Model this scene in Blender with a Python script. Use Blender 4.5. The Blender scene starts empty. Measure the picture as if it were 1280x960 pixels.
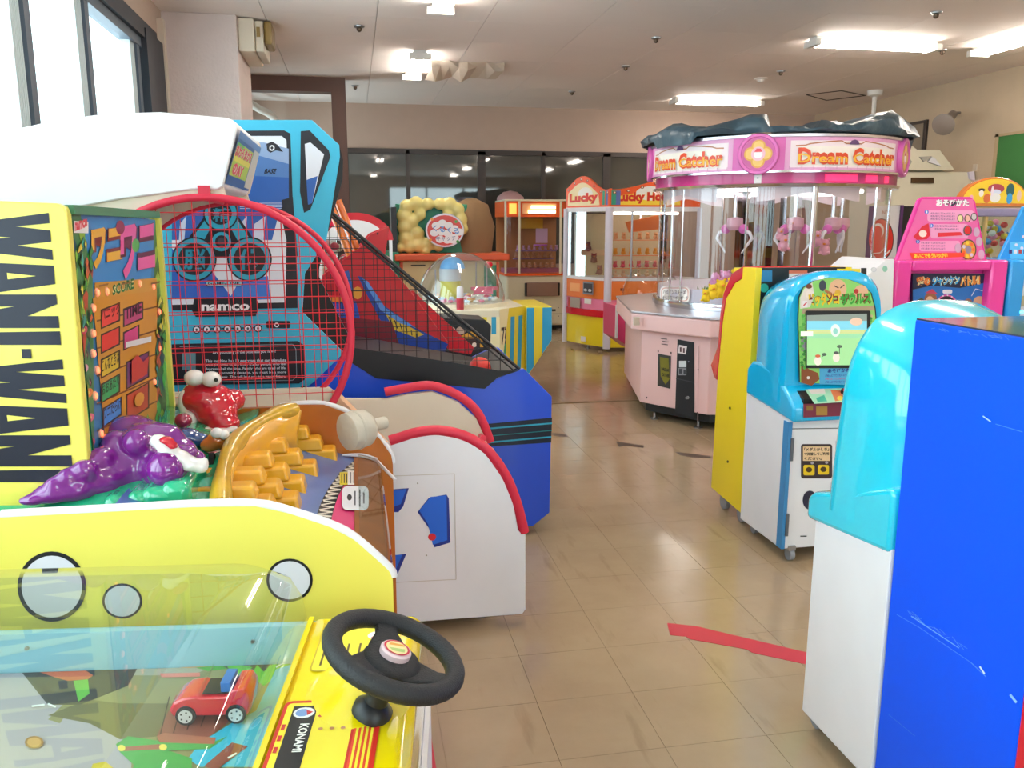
import bpy, bmesh, math, random
from math import sin, cos, pi, atan2, hypot, radians, sqrt
from mathutils import Vector, Matrix
random.seed(7)
SC = bpy.context.scene
COL = SC.collection
# ------------------------------------------------------------ camera
EYE = 1.45
FPX = 1036.0
PSI = atan2(199, hypot(FPX, 197)); THE = atan2(197, FPX)
FW = Vector((sin(PSI)*cos(THE), cos(PSI)*cos(THE), -sin(THE)))
RT = Vector((cos(PSI), -sin(PSI), 0))
UP = RT.cross(FW)
cam = bpy.data.cameras.new('camera'); camo = bpy.data.objects.new('camera', cam)
COL.objects.link(camo)
mw = Matrix((RT, UP, -FW)).transposed().to_4x4(); mw.translation = Vector((0, 0, EYE))
camo.matrix_world = mw
cam.sensor_fit = 'HORIZONTAL'; cam.sensor_width = 36; cam.lens = 36*FPX/1280
cam.clip_start = .02; cam.clip_end = 200
SC.camera = camo
# ------------------------------------------------------------ world: bright overcast daylight
w = bpy.data.worlds.new('overcast'); SC.world = w; w.use_nodes = True
nt = w.node_tree; bg = nt.nodes['Background']
bg.inputs[0].default_value = (.86, .93, 1, 1); bg.inputs[1].default_value = 6.5
# ------------------------------------------------------------ exposure
SC.view_settings.view_transform = 'Standard'; SC.view_settings.look = 'None'
SC.view_settings.gamma = 1; SC.view_settings.use_curve_mapping = False
SC.view_settings.exposure = 0.12
TUBE = 46.0          # brightness of the fluorescent tubes
# daylight enters by these openings (portals only steer sampling)
def portal(name, loc, rot, sx, sy):
    l = bpy.data.lights.new(name, 'AREA'); l.shape = 'RECTANGLE'; l.size = sx; l.size_y = sy
    l.cycles.is_portal = True
    o = bpy.data.objects.new(name, l); COL.objects.link(o); o.location = loc; o.rotation_euler = rot
portal('window_daylight_portal', (-1.62, 1.1, 1.75), (0, -pi/2, 0), 2.3, 12.4)
portal('window_daylight_portal.002', (-1.62, 11.7, 1.6), (0, -pi/2, 0), 2.3, 1.5)  # opening of the unseen window added by the back corner
portal('window_daylight_portal.001', (3.3, -5.1, 1.7), (pi/2, 0, 0), 4.0, 2.2)
# ------------------------------------------------------------ helpers: pixel of the 1280x960 photo -> point on a real plane
def ray(px, py): return FW + RT*((px-640)/FPX) + UP*((480-py)/FPX)
def az(px, py, z=0.0):
    d = ray(px, py); t = (z-EYE)/d.z; return Vector((d.x*t, d.y*t, z))
def ay(px, py, y):
    d = ray(px, py); t = y/d.y; return Vector((d.x*t, y, EYE+d.z*t))
def ax(px, py, x):
    d = ray(px, py); t = x/d.x; return Vector((x, d.y*t, EYE+d.z*t))
def lin(h):
    h = h.lstrip('#'); v = [int(h[i:i+2], 16)/255 for i in (0, 2, 4)]
    return tuple(c/12.92 if c <= .04045 else ((c+.055)/1.055)**2.4 for c in v) + (1,)
# ------------------------------------------------------------ materials
MATS = {}
def mat(name, hexc='#ffffff', rough=.45, metal=0, coat=0, var=.06, scale=6, bump=0, bscale=60, spec=.5):
    if name in MATS: return MATS[name]
    m = bpy.data.materials.new(name); m.use_nodes = True; nt = m.node_tree
    b = nt.nodes['Principled BSDF']; col = lin(hexc)
    b.inputs['Roughness'].default_value = rough; b.inputs['Metallic'].default_value = metal
    b.inputs['Coat Weight'].default_value = coat; b.inputs['Coat Roughness'].default_value = .06
    b.inputs['Specular IOR Level'].default_value = spec
    tc = nt.nodes.new('ShaderNodeTexCoord'); n = nt.nodes.new('ShaderNodeTexNoise')
    n.inputs['Scale'].default_value = scale; n.inputs['Detail'].default_value = 4
    nt.links.new(tc.outputs['Object'], n.inputs['Vector'])
    mx = nt.nodes.new('ShaderNodeMix'); mx.data_type = 'RGBA'
    mx.inputs[6].default_value = tuple(c*(1-var) for c in col[:3])+(1,)
    mx.inputs[7].default_value = tuple(min(1, c*(1+var)) for c in col[:3])+(1,)
    nt.links.new(n.outputs['Fac'], mx.inputs[0]); nt.links.new(mx.outputs[2], b.inputs['Base Color'])
    if bump:
        n2 = nt.nodes.new('ShaderNodeTexNoise'); n2.inputs['Scale'].default_value = bscale
        bp = nt.nodes.new('ShaderNodeBump'); bp.inputs['Strength'].default_value = bump; bp.inputs['Distance'].default_value = .01
        nt.links.new(tc.outputs['Object'], n2.inputs['Vector'])
        nt.links.new(n2.outputs['Fac'], bp.inputs['Height']); nt.links.new(bp.outputs[0], b.inputs['Normal'])
    MATS[name] = m; return m
def emit(name, hexc, s):
    if name in MATS: return MATS[name]
    m = bpy.data.materials.new(name); m.use_nodes = True; b = m.node_tree.nodes['Principled BSDF']
    b.inputs['Base Color'].default_value = (0.3, .3, .3, 1); b.inputs['Emission Color'].default_value = lin(hexc)
    b.inputs['Emission Strength'].default_value = s; MATS[name] = m; return m
def glass(name, tint='#f2fbfa', refl=1.0, rough=.02, haze=0.0):
    if name in MATS: return MATS[name]
    m = bpy.data.materials.new(name); m.use_nodes = True; nt = m.node_tree; nt.nodes.clear()
    o = nt.nodes.new('ShaderNodeOutputMaterial'); t = nt.nodes.new('ShaderNodeBsdfTransparent')
    t.inputs[0].default_value = lin(tint); g = nt.nodes.new('ShaderNodeBsdfGlossy'); g.inputs['Roughness'].default_value = rough
    f = nt.nodes.new('ShaderNodeFresnel'); f.inputs[0].default_value = 1.5
    k = nt.nodes.new('ShaderNodeMath'); k.operation = 'MULTIPLY'; k.inputs[1].default_value = refl
    mx = nt.nodes.new('ShaderNodeMixShader')
    ge = nt.nodes.new('ShaderNodeNewGeometry'); iv = nt.nodes.new('ShaderNodeMath'); iv.operation = 'SUBTRACT'; iv.inputs[0].default_value = 1
    k2 = nt.nodes.new('ShaderNodeMath'); k2.operation = 'MULTIPLY'; nt.links.new(ge.outputs['Backfacing'], iv.inputs[1])
    nt.links.new(f.outputs[0], k.inputs[0]); nt.links.new(k.outputs[0], k2.inputs[0]); nt.links.new(iv.outputs[0], k2.inputs[1]); nt.links.new(k2.outputs[0], mx.inputs[0])
    nt.links.new(t.outputs[0], mx.inputs[1]); nt.links.new(g.outputs[0], mx.inputs[2])
    last = mx
    if haze:
        d = nt.nodes.new('ShaderNodeBsdfDiffuse'); d.inputs[0].default_value = (.8, .8, .82, 1)
        m2 = nt.nodes.new('ShaderNodeMixShader'); m2.inputs[0].default_value = haze
        nt.links.new(mx.outputs[0], m2.inputs[1]); nt.links.new(d.outputs[0], m2.inputs[2]); last = m2
    nt.links.new(last.outputs[0], o.inputs[0]); MATS[name] = m; return m
def artmat(name, es=0.0, rough=.42, coat=.08):
    if name in MATS: return MATS[name]
    m = bpy.data.materials.new(name); m.use_nodes = True; nt = m.node_tree; b = nt.nodes['Principled BSDF']
    a = nt.nodes.new('ShaderNodeAttribute'); a.attribute_name = 'Col'
    nt.links.new(a.outputs['Color'], b.inputs['Base Color']); b.inputs['Roughness'].default_value = rough
    b.inputs['Coat Weight'].default_value = coat
    if es:
        nt.links.new(a.outputs['Color'], b.inputs['Emission Color']); b.inputs['Emission Strength'].default_value = es
    MATS[name] = m; return m
# ------------------------------------------------------------ objects
def tagset(o, label=None, cat=None, group=None, kind=None):
    if label: o['label'] = label
    if cat: o['category'] = cat
    if group: o['group'] = group
    if kind: o['kind'] = kind
    return o
def thing(name, label, cat, loc=(0, 0, 0), group=None):
    o = bpy.data.objects.new(name, None); COL.objects.link(o); o.location = loc; o.empty_display_size = .1
    return tagset(o, label, cat, group)
def wloc(o):
    v = Vector((0, 0, 0))
    while o: v += o.location; o = o.parent
    return v
class B:
    """collects shapes in world coordinates; .obj() links them as one mesh object"""
    def __init__(s): s.v = []; s.f = []; s.c = []; s.X = None; s.cur = None
    def add(s, vs, fs, col=None):
        n = len(s.v)
        s.v += [(s.X @ Vector(p)) if s.X else Vector(p) for p in vs]
        s.f += [[n+i for i in f] for f in fs]; s.c += [col or s.cur]*len(fs); return s
    def box(s, x0, x1, y0, y1, z0, z1):
        return s.add([(x, y, z) for z in (z0, z1) for y in (y0, y1) for x in (x0, x1)],
                     [(0, 2, 3, 1), (4, 5, 7, 6), (0, 1, 5, 4), (2, 6, 7, 3), (0, 4, 6, 2), (1, 3, 7, 5)])
    def prism(s, pts, axis, a, b, col=None):
        """pts in the plane across axis: 'y' -> (x,z), 'x' -> (y,z), 'z' -> (x,y)"""
        def p3(p, t): return {'y': (p[0], t, p[1]), 'x': (t, p[0], p[1]), 'z': (p[0], p[1], t)}[axis]
        n = len(pts); vs = [p3(p, a) for p in pts]+[p3(p, b) for p in pts]
        return s.add(vs, [list(range(n)), list(range(2*n-1, n-1, -1))]+[(i, i+n, (i+1) % n+n, (i+1) % n) for i in range(n)], col)
    def loft(s, rings, caps=True, closed=True):
        n = len(rings[0]); vs = [p for r in rings for p in r]; fs = []
        for k in range(len(rings)-1):
            for i in range(n if closed else n-1):
                j = (i+1) % n; fs.append((k*n+i, k*n+j, (k+1)*n+j, (k+1)*n+i))
        if caps and closed: fs += [list(range(n-1, -1, -1)), list(range((len(rings)-1)*n, len(rings)*n))]
        return s.add(vs, fs)
    def tube(s, path, r, n=8, closed=False):
        P = [Vector(p) for p in path]; m = len(P); rs = r if isinstance(r, (list, tuple)) else [r]*m
        rings = []; prev = None
        for i in range(m):
            d = (P[(i+1) % m]-P[i-1]) if closed else (P[min(i+1, m-1)]-P[max(i-1, 0)])
            d.normalize()
            if prev is None:
                u = d.cross(Vector((0, 0, 1)) if abs(d.z) < .9 else Vector((1, 0, 0))).normalized()
            else: u = (prev-d*prev.dot(d)).normalized()
            prev = u; q = d.cross(u)
            rings.append([P[i]+(u*cos(2*pi*k/n)+q*sin(2*pi*k/n))*rs[i] for k in range(n)])
        if closed: rings.append(rings[0]); return s.loft(rings, caps=False)
        return s.loft(rings)
    def cyl(s, p, q, r, n=16, r2=None): return s.tube([p, q], [r, r if r2 is None else r2], n)
    def lathe(s, prof, c, n=24, a0=0, a1=2*pi):
        full = abs(a1-a0-2*pi) < 1e-6; m = n if full else n+1; rings = []
        for r, z in prof: rings.append([(c[0]+r*cos(a0+(a1-a0)*k/n), c[1]+r*sin(a0+(a1-a0)*k/n), c[2]+z) for k in range(m)])
        return s.loft(rings, caps=full, closed=full)
    def ball(s, c, r, nu=14, nv=9):
        r = r if isinstance(r, (tuple, list)) else (r, r, r); c = Vector(c); vs = [(c.x, c.y, c.z-r[2])]
        for j in range(1, nv):
            a = pi*j/nv
            vs += [(c.x+r[0]*sin(a)*cos(2*pi*k/nu), c.y+r[1]*sin(a)*sin(2*pi*k/nu), c.z-r[2]*cos(a)) for k in range(nu)]
        vs.append((c.x, c.y, c.z+r[2])); fs = [(0, 1+(k+1) % nu, 1+k) for k in range(nu)]
        for j in range(nv-2):
            o = 1+j*nu; fs += [(o+k, o+(k+1) % nu, o+nu+(k+1) % nu, o+nu+k) for k in range(nu)]
        o = 1+(nv-2)*nu; fs += [(o+k, o+(k+1) % nu, len(vs)-1) for k in range(nu)]
        return s.add(vs, fs)
    def obj(s, name, m, parent=None, bev=0, smooth=None, label=None, seg=2, fix=True):
        L = wloc(parent) if parent else Vector((0, 0, 0))
        me = bpy.data.meshes.new(name); me.from_pydata([tuple(v-L) for v in s.v], [], s.f)
        if any(c is not None for c in s.c):
            at = me.color_attributes.new('Col', 'FLOAT_COLOR', 'CORNER'); data = []
            for p in me.polygons: data += list(s.c[p.index] or (1, 1, 1, 1))*p.loop_total
            at.data.foreach_set('color', data)
        if fix:
            bm = bmesh.new(); bm.from_mesh(me); bmesh.ops.recalc_face_normals(bm, faces=bm.faces); bm.to_mesh(me); bm.free()
        if smooth:
            me.polygons.foreach_set('use_smooth', [True]*len(me.polygons)); me.set_sharp_from_angle(angle=radians(smooth))
        me.materials.append(m)
        o = bpy.data.objects.new(name, me); COL.objects.link(o)
        if parent: o.parent = parent
        if bev:
            b = o.modifiers.new('bevel', 'BEVEL'); b.width = bev; b.segments = seg; b.limit_method = 'ANGLE'; b.angle_limit = radians(35)
        if label: o['label'] = label
        return o
def subsurf(o, n=1):
    m = o.modifiers.new('s', 'SUBSURF'); m.levels = n; m.render_levels = n; return o
def remesh(o, v):
    m = o.modifiers.new('r', 'REMESH'); m.mode = 'VOXEL'; m.voxel_size = v; m.use_smooth_shade = True
    k = o.modifiers.new('k', 'SMOOTH'); k.factor = .6; k.iterations = 6; return o
_tc = {}
def text2d(t, bold=0.0):
    """tessellated glyphs of a string, scaled to the unit box"""
    if (t, bold) in _tc: return _tc[(t, bold)]
    c = bpy.data.curves.new('t', 'FONT'); c.body = t; c.resolution_u = 2; c.offset = bold
    o = bpy.data.objects.new('t', c); COL.objects.link(o)
    dg = bpy.context.evaluated_depsgraph_get(); me = bpy.data.meshes.new_from_object(o.evaluated_get(dg))
    vs = [(v.co.x, v.co.y) for v in me.vertices]; fs = [list(p.vertices) for p in me.polygons]
    bpy.data.objects.remove(o); bpy.data.curves.remove(c); bpy.data.meshes.remove(me)
    x0 = min(v[0] for v in vs); x1 = max(v[0] for v in vs); y0 = min(v[1] for v in vs); y1 = max(v[1] for v in vs)
    r = ([((x-x0)/(x1-x0), (y-y0)/(y1-y0)) for x, y in vs], fs); _tc[(t, bold)] = r; return r
class Art(B):
    """flat print on a real surface: F maps 2D coordinates to the surface, N is its outward normal"""
    def __init__(s, F, N, off=.0012): super().__init__(); s.F = F; s.N = Vector(N); s.k = off; s.e = .00007
    def poly(s, pts, hexc, up=True):
        vs = [s.F(*p)+s.N*s.k for p in pts]
        e = Vector((0, 0, 0))
        for i in range(len(vs)): e += vs[i].cross(vs[(i+1) % len(vs)])
        idx = list(range(len(vs)))
        if e.dot(s.N) < 0: idx.reverse()
        s.add(vs, [idx], lin(hexc)); s.k += s.e; return s
    def rect(s, x0, y0, x1, y1, h): return s.poly([(x0, y0), (x1, y0), (x1, y1), (x0, y1)], h)
    def rrect(s, x0, y0, x1, y1, r, h):
        P = []
        for cx, cy, a in ((x1-r, y1-r, 0), (x0+r, y1-r, 90), (x0+r, y0+r, 180), (x1-r, y0+r, 270)):
            P += [(cx+r*cos(radians(a+t)), cy+r*sin(radians(a+t))) for t in (0, 30, 60, 90)]
        return s.poly(P, h)
    def ell(s, cx, cy, rx, ry, h, n=18): return s.poly([(cx+rx*cos(2*pi*i/n), cy+ry*sin(2*pi*i/n)) for i in range(n)], h)
    def line(s, pts, wd, h):
        for a, b in zip(pts, pts[1:]):
            d = hypot(b[0]-a[0], b[1]-a[1]) or 1; nx, ny = -(b[1]-a[1])/d*wd/2, (b[0]-a[0])/d*wd/2
            s.poly([(a[0]+nx, a[1]+ny), (b[0]+nx, b[1]+ny), (b[0]-nx, b[1]-ny), (a[0]-nx, a[1]-ny)], h); s.k -= s.e
        s.k += s.e; return s
    def text(s, t, bl, br, tl, h, bold=0.0, out=None, outw=.03):
        """string laid from bottom-left, bottom-right, top-left corner"""
        if out: s.text(t, bl, br, tl, out, bold+outw)
        vs, fs = text2d(t, bold); W = []
        for u, v in vs: W.append(s.F(bl[0]+(br[0]-bl[0])*u+(tl[0]-bl[0])*v, bl[1]+(br[1]-bl[1])*u+(tl[1]-bl[1])*v)+s.N*s.k)
        f0 = fs[0]; e = (W[f0[1]]-W[f0[0]]).cross(W[f0[2]]-W[f0[0]])
        if e.dot(s.N) < 0: fs = [f[::-1] for f in fs]
        s.add(W, fs, lin(h)); s.k += s.e; return s
    def put(s, parent, name='printed_artwork', m=None, label=None):
        return s.obj(name, m or artmat('print'), parent, label=label, fix=False)
def FY(Y): return lambda px, py: ay(px, py, Y)
def FX(X): return lambda px, py: ax(px, py, X)
def FZ(Z): return lambda px, py: az(px, py, Z)
def P2(fn, pts, c, i, j): 
    """pixel outline -> 2D outline in a plane"""
    r = []
    for p in pts:
        q = fn(p[0], p[1], c); r.append((q[i], q[j]))
    return r
def outY(pts, Y): return P2(ay, pts, Y, 0, 2)
def outX(pts, X): return P2(ax, pts, X, 1, 2)
def smoothline(pts, n=4):
    """Catmull-Rom through open points (any dimension)"""
    P = [Vector(p) for p in pts]; r = []
    for i in range(len(P)-1):
        a, b, c, d = P[max(i-1, 0)], P[i], P[i+1], P[min(i+2, len(P)-1)]
        for k in range(n):
            t = k/n; r.append(.5*((2*b)+(c-a)*t+(2*a-5*b+4*c-d)*t*t+(3*b-a-3*c+d)*t**3))
    r.append(P[-1]); return r
# common materials
chrome = mat('chrome', '#d8d8dc', .16, 1); steel = mat('brushed steel', '#a9a9ad', .35, 1)
white = mat('white painted board', '#e9e7ea', .35); black = mat('black plastic', '#151519', .4)
dark = mat('dark shadow gap', '#0d0d10', .7); clear = glass('clear glass'); acryl = glass('clear acrylic', '#f6fbfb', 1.1, .03)
rubber = mat('grey rubber', '#77777c', .7)
def caster(parent, x, y, r=.035, name='caster', z=0.0):
    b = B(); b.cyl((x-.011, y, z+r), (x+.011, y, z+r), r, 14); b.obj(name, mat('caster grey', '#8f9094', .5), parent, smooth=40)
    b = B(); b.box(x-.016, x+.016, y-.02, y+.02, z+r*1.75, z+r*2.5); b.obj('caster_bracket', steel, parent)
def foot(parent, x, y, h=.05):
    b = B(); b.lathe([(.028, 0), (.03, .01), (.012, .016), (.01, h)], (x, y, 0), 12); b.obj('levelling_foot', steel, parent, smooth=40)
def tex_floor():
    m = bpy.data.materials.new('vinyl floor'); m.use_nodes = True; nt = m.node_tree; b = nt.nodes['Principled BSDF']
    tc = nt.nodes.new('ShaderNodeNewGeometry'); n = nt.nodes.new('ShaderNodeTexNoise'); n.inputs['Scale'].default_value = 1.3; n.inputs['Detail'].default_value = 8
    n.inputs['Roughness'].default_value = .65
    nt.links.new(tc.outputs['Position'], n.inputs['Vector'])
    r = nt.nodes.new('ShaderNodeValToRGB'); r.color_ramp.elements[0].position = .3; r.color_ramp.elements[1].position = .7
    r.color_ramp.elements[0].color = lin('#9c8468'); r.color_ramp.elements[1].color = lin('#b09a7c')
    nt.links.new(n.outputs['Fac'], r.inputs[0])
    # brown scuffs below the cabinets
    mp = nt.nodes.new('ShaderNodeMapping'); mp.inputs['Scale'].default_value = (6, 1.1, 1); mp.inputs['Rotation'].default_value = (0, 0, -.35)
    n3 = nt.nodes.new('ShaderNodeTexNoise'); n3.inputs['Scale'].default_value = 2.5; n3.inputs['Detail'].default_value = 9
    nt.links.new(tc.outputs['Position'], mp.inputs[0]); nt.links.new(mp.outputs[0], n3.inputs['Vector'])
    r3 = nt.nodes.new('ShaderNodeValToRGB'); r3.color_ramp.elements[0].position = .6; r3.color_ramp.elements[1].position = .78
    r3.color_ramp.elements[0].color = (0, 0, 0, 1); r3.color_ramp.elements[1].color = (.5, .5, .5, 1)
    nt.links.new(n3.outputs['Fac'], r3.inputs[0])
    mx = nt.nodes.new('ShaderNodeMix'); mx.data_type = 'RGBA'; mx.inputs[7].default_value = lin('#7a6449')
    nt.links.new(r3.outputs[0], mx.inputs[0]); nt.links.new(r.outputs[0], mx.inputs[6]); nt.links.new(mx.outputs[2], b.inputs['Base Color'])
    n2 = nt.nodes.new('ShaderNodeTexNoise'); n2.inputs['Scale'].default_value = 3.5; n2.inputs['Detail'].default_value = 3
    nt.links.new(tc.outputs['Position'], n2.inputs['Vector'])
    mr = nt.nodes.new('ShaderNodeMapRange'); mr.inputs[3].default_value = .09; mr.inputs[4].default_value = .22
    nt.links.new(n2.outputs['Fac'], mr.inputs[0]); nt.links.new(mr.outputs[0], b.inputs['Roughness'])
    bp = nt.nodes.new('ShaderNodeBump'); bp.inputs['Strength'].default_value = .05; bp.inputs['Distance'].default_value = .02
    nt.links.new(n2.outputs['Fac'], bp.inputs['Height']); nt.links.new(bp.outputs[0], b.inputs['Normal'])
    b.inputs['Specular IOR Level'].default_value = .6
    return m
floor_m = tex_floor()
# ============================================================ THE ROOM
XL, XR, YB, YF, ZC = -1.5, 7.33, 12.7, -5.0, 3.2
wall_m = mat('rough beige wallpaper', '#b9a596', .85, bump=.25, bscale=70, var=.04)
ceil_m = mat('ceiling board', '#ece2dc', .8, var=.03, scale=1.5)
# floor: a bedding slab, individual vinyl tiles where the photo shows them, slab beyond
tx0, tnx, tpx = .51-3*.309, 10, .309
ty0, tny, tpy = 1.708-2*.2888, 19, .2888
tx1, ty1 = tx0+tnx*tpx, ty0+tny*tpy
b = B()
b.box(XL-.2, XR+.2, YF, YB+1.6, -.06, -.004)
for x0, x1, y0, y1 in ((XL-.2, tx0, YF, YB+1.6), (tx1, XR+.2, YF, YB+1.6), (tx0, tx1, YF, ty0), (tx0, tx1, ty1, YB+1.6)):
    b.box(x0, x1, y0, y1, -.0045, 0)
fl = b.obj('floor', floor_m); fl['kind'] = 'structure'
g = .0006; tm = None
for i in range(tnx):
    for j in range(tny):
        if tm is None:
            t = B(); t.box(-tpx/2+g, tpx/2-g, -tpy/2+g, tpy/2-g, -.004, 0); o = t.obj('tile', floor_m, fl); tm = o.data
        else:
            o = bpy.data.objects.new('tile', tm); COL.objects.link(o); o.parent = fl
        o.location = (tx0+(i+.5)*tpx, ty0+(j+.5)*tpy, random.uniform(-.0002, .0002))
b = B(); b.box(tx0, 4.5, 6.555, 6.60, -.003, .0035); b.obj('threshold_strip', mat('threshold', '#86694a', .5, .2), fl)
# ceiling: solid part over the camera, boards where they show
cx = [-1.59]+[-.67+.93*k for k in range(10)]; cx[-1] = XR+.1
cy = [6.75+.83*k for k in range(9)]
b = B(); b.box(XL-.2, XR+.2, YF, YB+1.6, ZC+.012, ZC+.1); b.box(XL-.2, XR+.2, YF, cy[0], ZC, ZC+.012)
ce = b.obj('ceiling', ceil_m); ce['kind'] = 'structure'
for i in range(len(cx)-1):
    for j in range(len(cy)-1):
        t = B(); t.box(cx[i]+.003, cx[i+1]-.003, cy[j]+.0015, cy[j+1]-.0015, ZC, ZC+.011); t.obj('ceiling_panel', ceil_m, ce)
def wall(name, boxes, m=wall_m):
    b = B()
    for q in boxes: b.box(*q)
    o = b.obj(name, m); o['kind'] = 'structure'; return o
# left wall: sill, header, gap before the pillar; windows from y=-5 to 7.3
wall('wall_left', [(XL-.15, XL, YF, 7.35, 0, .75), (XL-.15, XL, YF, 7.35, 2.83, ZC), (XL-.15, XL, 7.35, 10.95, 0, ZC), (XL-.15, XL, 10.95, 12.45, 0, .45), (XL-.15, XL, 10.95, 12.45, 2.75, ZC), (XL-.15, XL, 12.45, YB+.2, 0, ZC)])
b = B()  # unseen window, added so daylight brightens the corner behind the brown frame
for y in (10.95, 11.7, 12.39): b.box(XL-.1, XL-.02, y, y+.06, .45, 2.75)
b.box(XL-.1, XL-.02, 10.95, 12.45, .45, .5); b.box(XL-.1, XL-.02, 10.95, 12.45, 2.7, 2.75)
o = b.obj('added_window', mat('blue grey window frame', '#59636f', .5, .3)); o['kind'] = 'structure'
b = B(); b.box(XL-.07, XL-.064, 11.0, 12.4, .5, 2.7); b.obj('pane', clear, o)
alu = mat('blue grey window frame', '#59636f', .5, .3); alud = mat('dark window frame', '#2c3037', .5, .2)
blind = mat('pleated edge blind', '#c8d4d6', .8)
wf = B()
edges = [-4.9+.0*k for k in range(1)]
ms = [4.62-.93*k for k in range(11)] + [5.62, 6.85]
ms = sorted(ms)
for y in ms:
    wf.box(XL-.1, XL-.005, y-.05, y+.03, .75, 2.83)
wf.box(XL-.1, XL, YF, 7.35, .75, .82); wf.box(XL-.1, XL, YF, 7.35, 2.76, 2.83)
wo = wf.obj('window_1', alu); wo['kind'] = 'structure'
d = B(); d.box(XL-.1, XL+.04, 6.93, 7.5, .75, 2.9); d.obj('frame_end_post', alud, wo)
d = B(); d.box(XL-.1, XL+.03, YF, 7.35, 2.83, 2.95); d.obj('frame_head', alud, wo)
d = B(); d.box(XL, XL+.05, 7.52, 7.6, 0, 3.1); d.obj('corner_bead', mat('bead beige', '#cdbfae', .6), wo)
for y in ms:
    bl = B()
    for k in range(5): bl.box(XL-.085, XL-.02, y-.058-.026*(k+1), y-.058-.026*k-.007, .82, 2.76)
    if y in (4.62, 5.62, 6.85, ms[-4]): bl.obj('pleated_blind', blind, wo)
for a, c in zip([YF]+ms, ms+[7.0]):
    p = B(); p.box(XL-.07, XL-.064, a+.02, c-.02, .8, 2.78); p.obj('pane', clear, wo)
# pillar and its electrical box
b = B(); b.box(-1.52, -.905, 7.72, 8.62, 0, ZC); o = b.obj('pillar', mat('rough white wallpaper', '#d4c6c2', .9, bump=.5, bscale=45, var=.05), bev=.01); o['kind'] = 'structure'
t = thing('distribution_box', 'beige electrical box high on the pillar side, with brown cover unit', 'electrical box', (-.82, 7.9, 2.9))
b = B(); b.box(-.904, -.77, 7.78, 8.5, 2.92, 3.19); b.obj('housing', mat('box beige', '#d5cbb8', .5), t, bev=.012)
b = B(); b.box(-.769, -.70, 7.82, 8.4, 2.93, 3.18); b.obj('cover', mat('box beige'), t, bev=.01)
b = B(); b.box(-.699, -.63, 7.86, 8.2, 3.0, 3.19); b.obj('brown_unit', mat('amber plastic', '#8d7440', .35), t, bev=.02)
b = B(); b.box(-.75, -.72, 7.775, 7.78, 3.04, 3.12); b.obj('vent_slot', mat('amber plastic'), t)
# brown opening to the back corner
bw = mat('dark brown wood frame', '#5a4038', .5, var=.2, scale=3)
wall('door_1', [(-1.5, -.03, 10.62, 10.82, 3.03, ZC), (-.2, -.03, 10.62, 10.82, 0, 3.03), (-1.5, -1.42, 10.62, 10.82, 0, 3.03)], bw)
t = thing('ceiling_pipe', 'white pipe with elbow under the ceiling behind the brown frame', 'pipe', (-1.3, 12.2, 2.9))
b = B(); b.tube(smoothline([(-1.35, 11.0, 3.05), (-1.2, 11.9, 3.0), (-1.05, 12.3, 2.95), (-.98, 12.4, 2.8), (-.98, 12.4, 2.5), (-1.0, 12.62, 2.4)], 5), .05, 12); b.obj('pipe', mat('pipe white', '#dcd7ce', .4), t, smooth=60)
b = B(); b.cyl((-.98, 12.4, 2.66), (-.98, 12.4, 2.7), .062, 14); b.obj('pipe_collar', mat('pipe white'), t)
# back wall with a strip of dark windows
wall('wall_back', [(XL-.2, XR+.2, YB, YB+.15, 2.55, ZC), (XL-.2, -.25, YB, YB+.15, 0, 2.55), (XL-.2, XR+.2, YB, YB+.15, 0, .9), (4.9, XR+.2, YB, YB+.15, .9, 2.55)], mat('back wall paint', '#c0a898', .8, bump=.1))
db = mat('dark bronze frame', '#3d3431', .4, .2)
b = B(); b.box(-.25, 4.9, YB-.03, YB+.06, 2.5, 2.57); b.box(-.25, 4.9, YB-.03, YB+.06, .88, .95)
for x, wd in ((-.22, .05), (.83, .06), (1.93, .12), (2.88, .06), (3.88, .12), (4.87, .05)): b.box(x-wd/2, x+wd/2, YB-.03, YB+.05, .9, 2.55)
o = b.obj('window_2', db); o['kind'] = 'structure'
gm = mat('dark window glass', '#3b3a36', .03, spec=1.0, var=.3, scale=1)
for a, c in ((-.2, .8), (.86, 1.87), (1.99, 2.85), (2.91, 3.82), (3.94, 4.85)):
    p = B(); p.box(a, c, YB+.0, YB+.01, .93, 2.52); p.obj('pane', gm, o)
# right wall with a dark window, side wall pieces
wall('wall_right', [(XR, XR+.15, YF, YB+.2, 0, ZC)], mat('right wall paint', '#c0ad94', .85, bump=.15))
b = B(); b.box(XR-.03, XR, 9.92, 11.6, 2.2, 2.8); o = b.obj('window_3', db); o['kind'] = 'structure'
for a, c in ((9.97, 10.3), (10.45, 11.1)):
    p = B(); p.box(XR-.036, XR-.03, a, c, 2.22, 2.76); p.obj('pane', mat('smoky window glass', '#84796a', .15), o)
t = thing('pinboard', 'green felt notice board on the right wall', 'notice board', (XR, 7.9, 2.2))
b = B(); b.box(XR-.02, XR, 7.0, 8.65, 1.7, 2.46); b.obj('felt', mat('green felt', '#37743a', .9), t)
b = B(); b.box(XR-.028, XR, 7.0, 8.70, 2.46, 2.49); b.box(XR-.028, XR, 8.65, 8.70, 1.7, 2.49); b.obj('board_frame', mat('pale wood', '#b09a78', .6), t)
t = thing('wall_switch', 'small beige switch plate beside the green board', 'switch', (XR, 9.0, 2.1))
b = B(); b.box(XR-.015, XR, 8.97, 9.03, 2.1, 2.18); b.obj('plate', mat('bead beige'), t)
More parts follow.
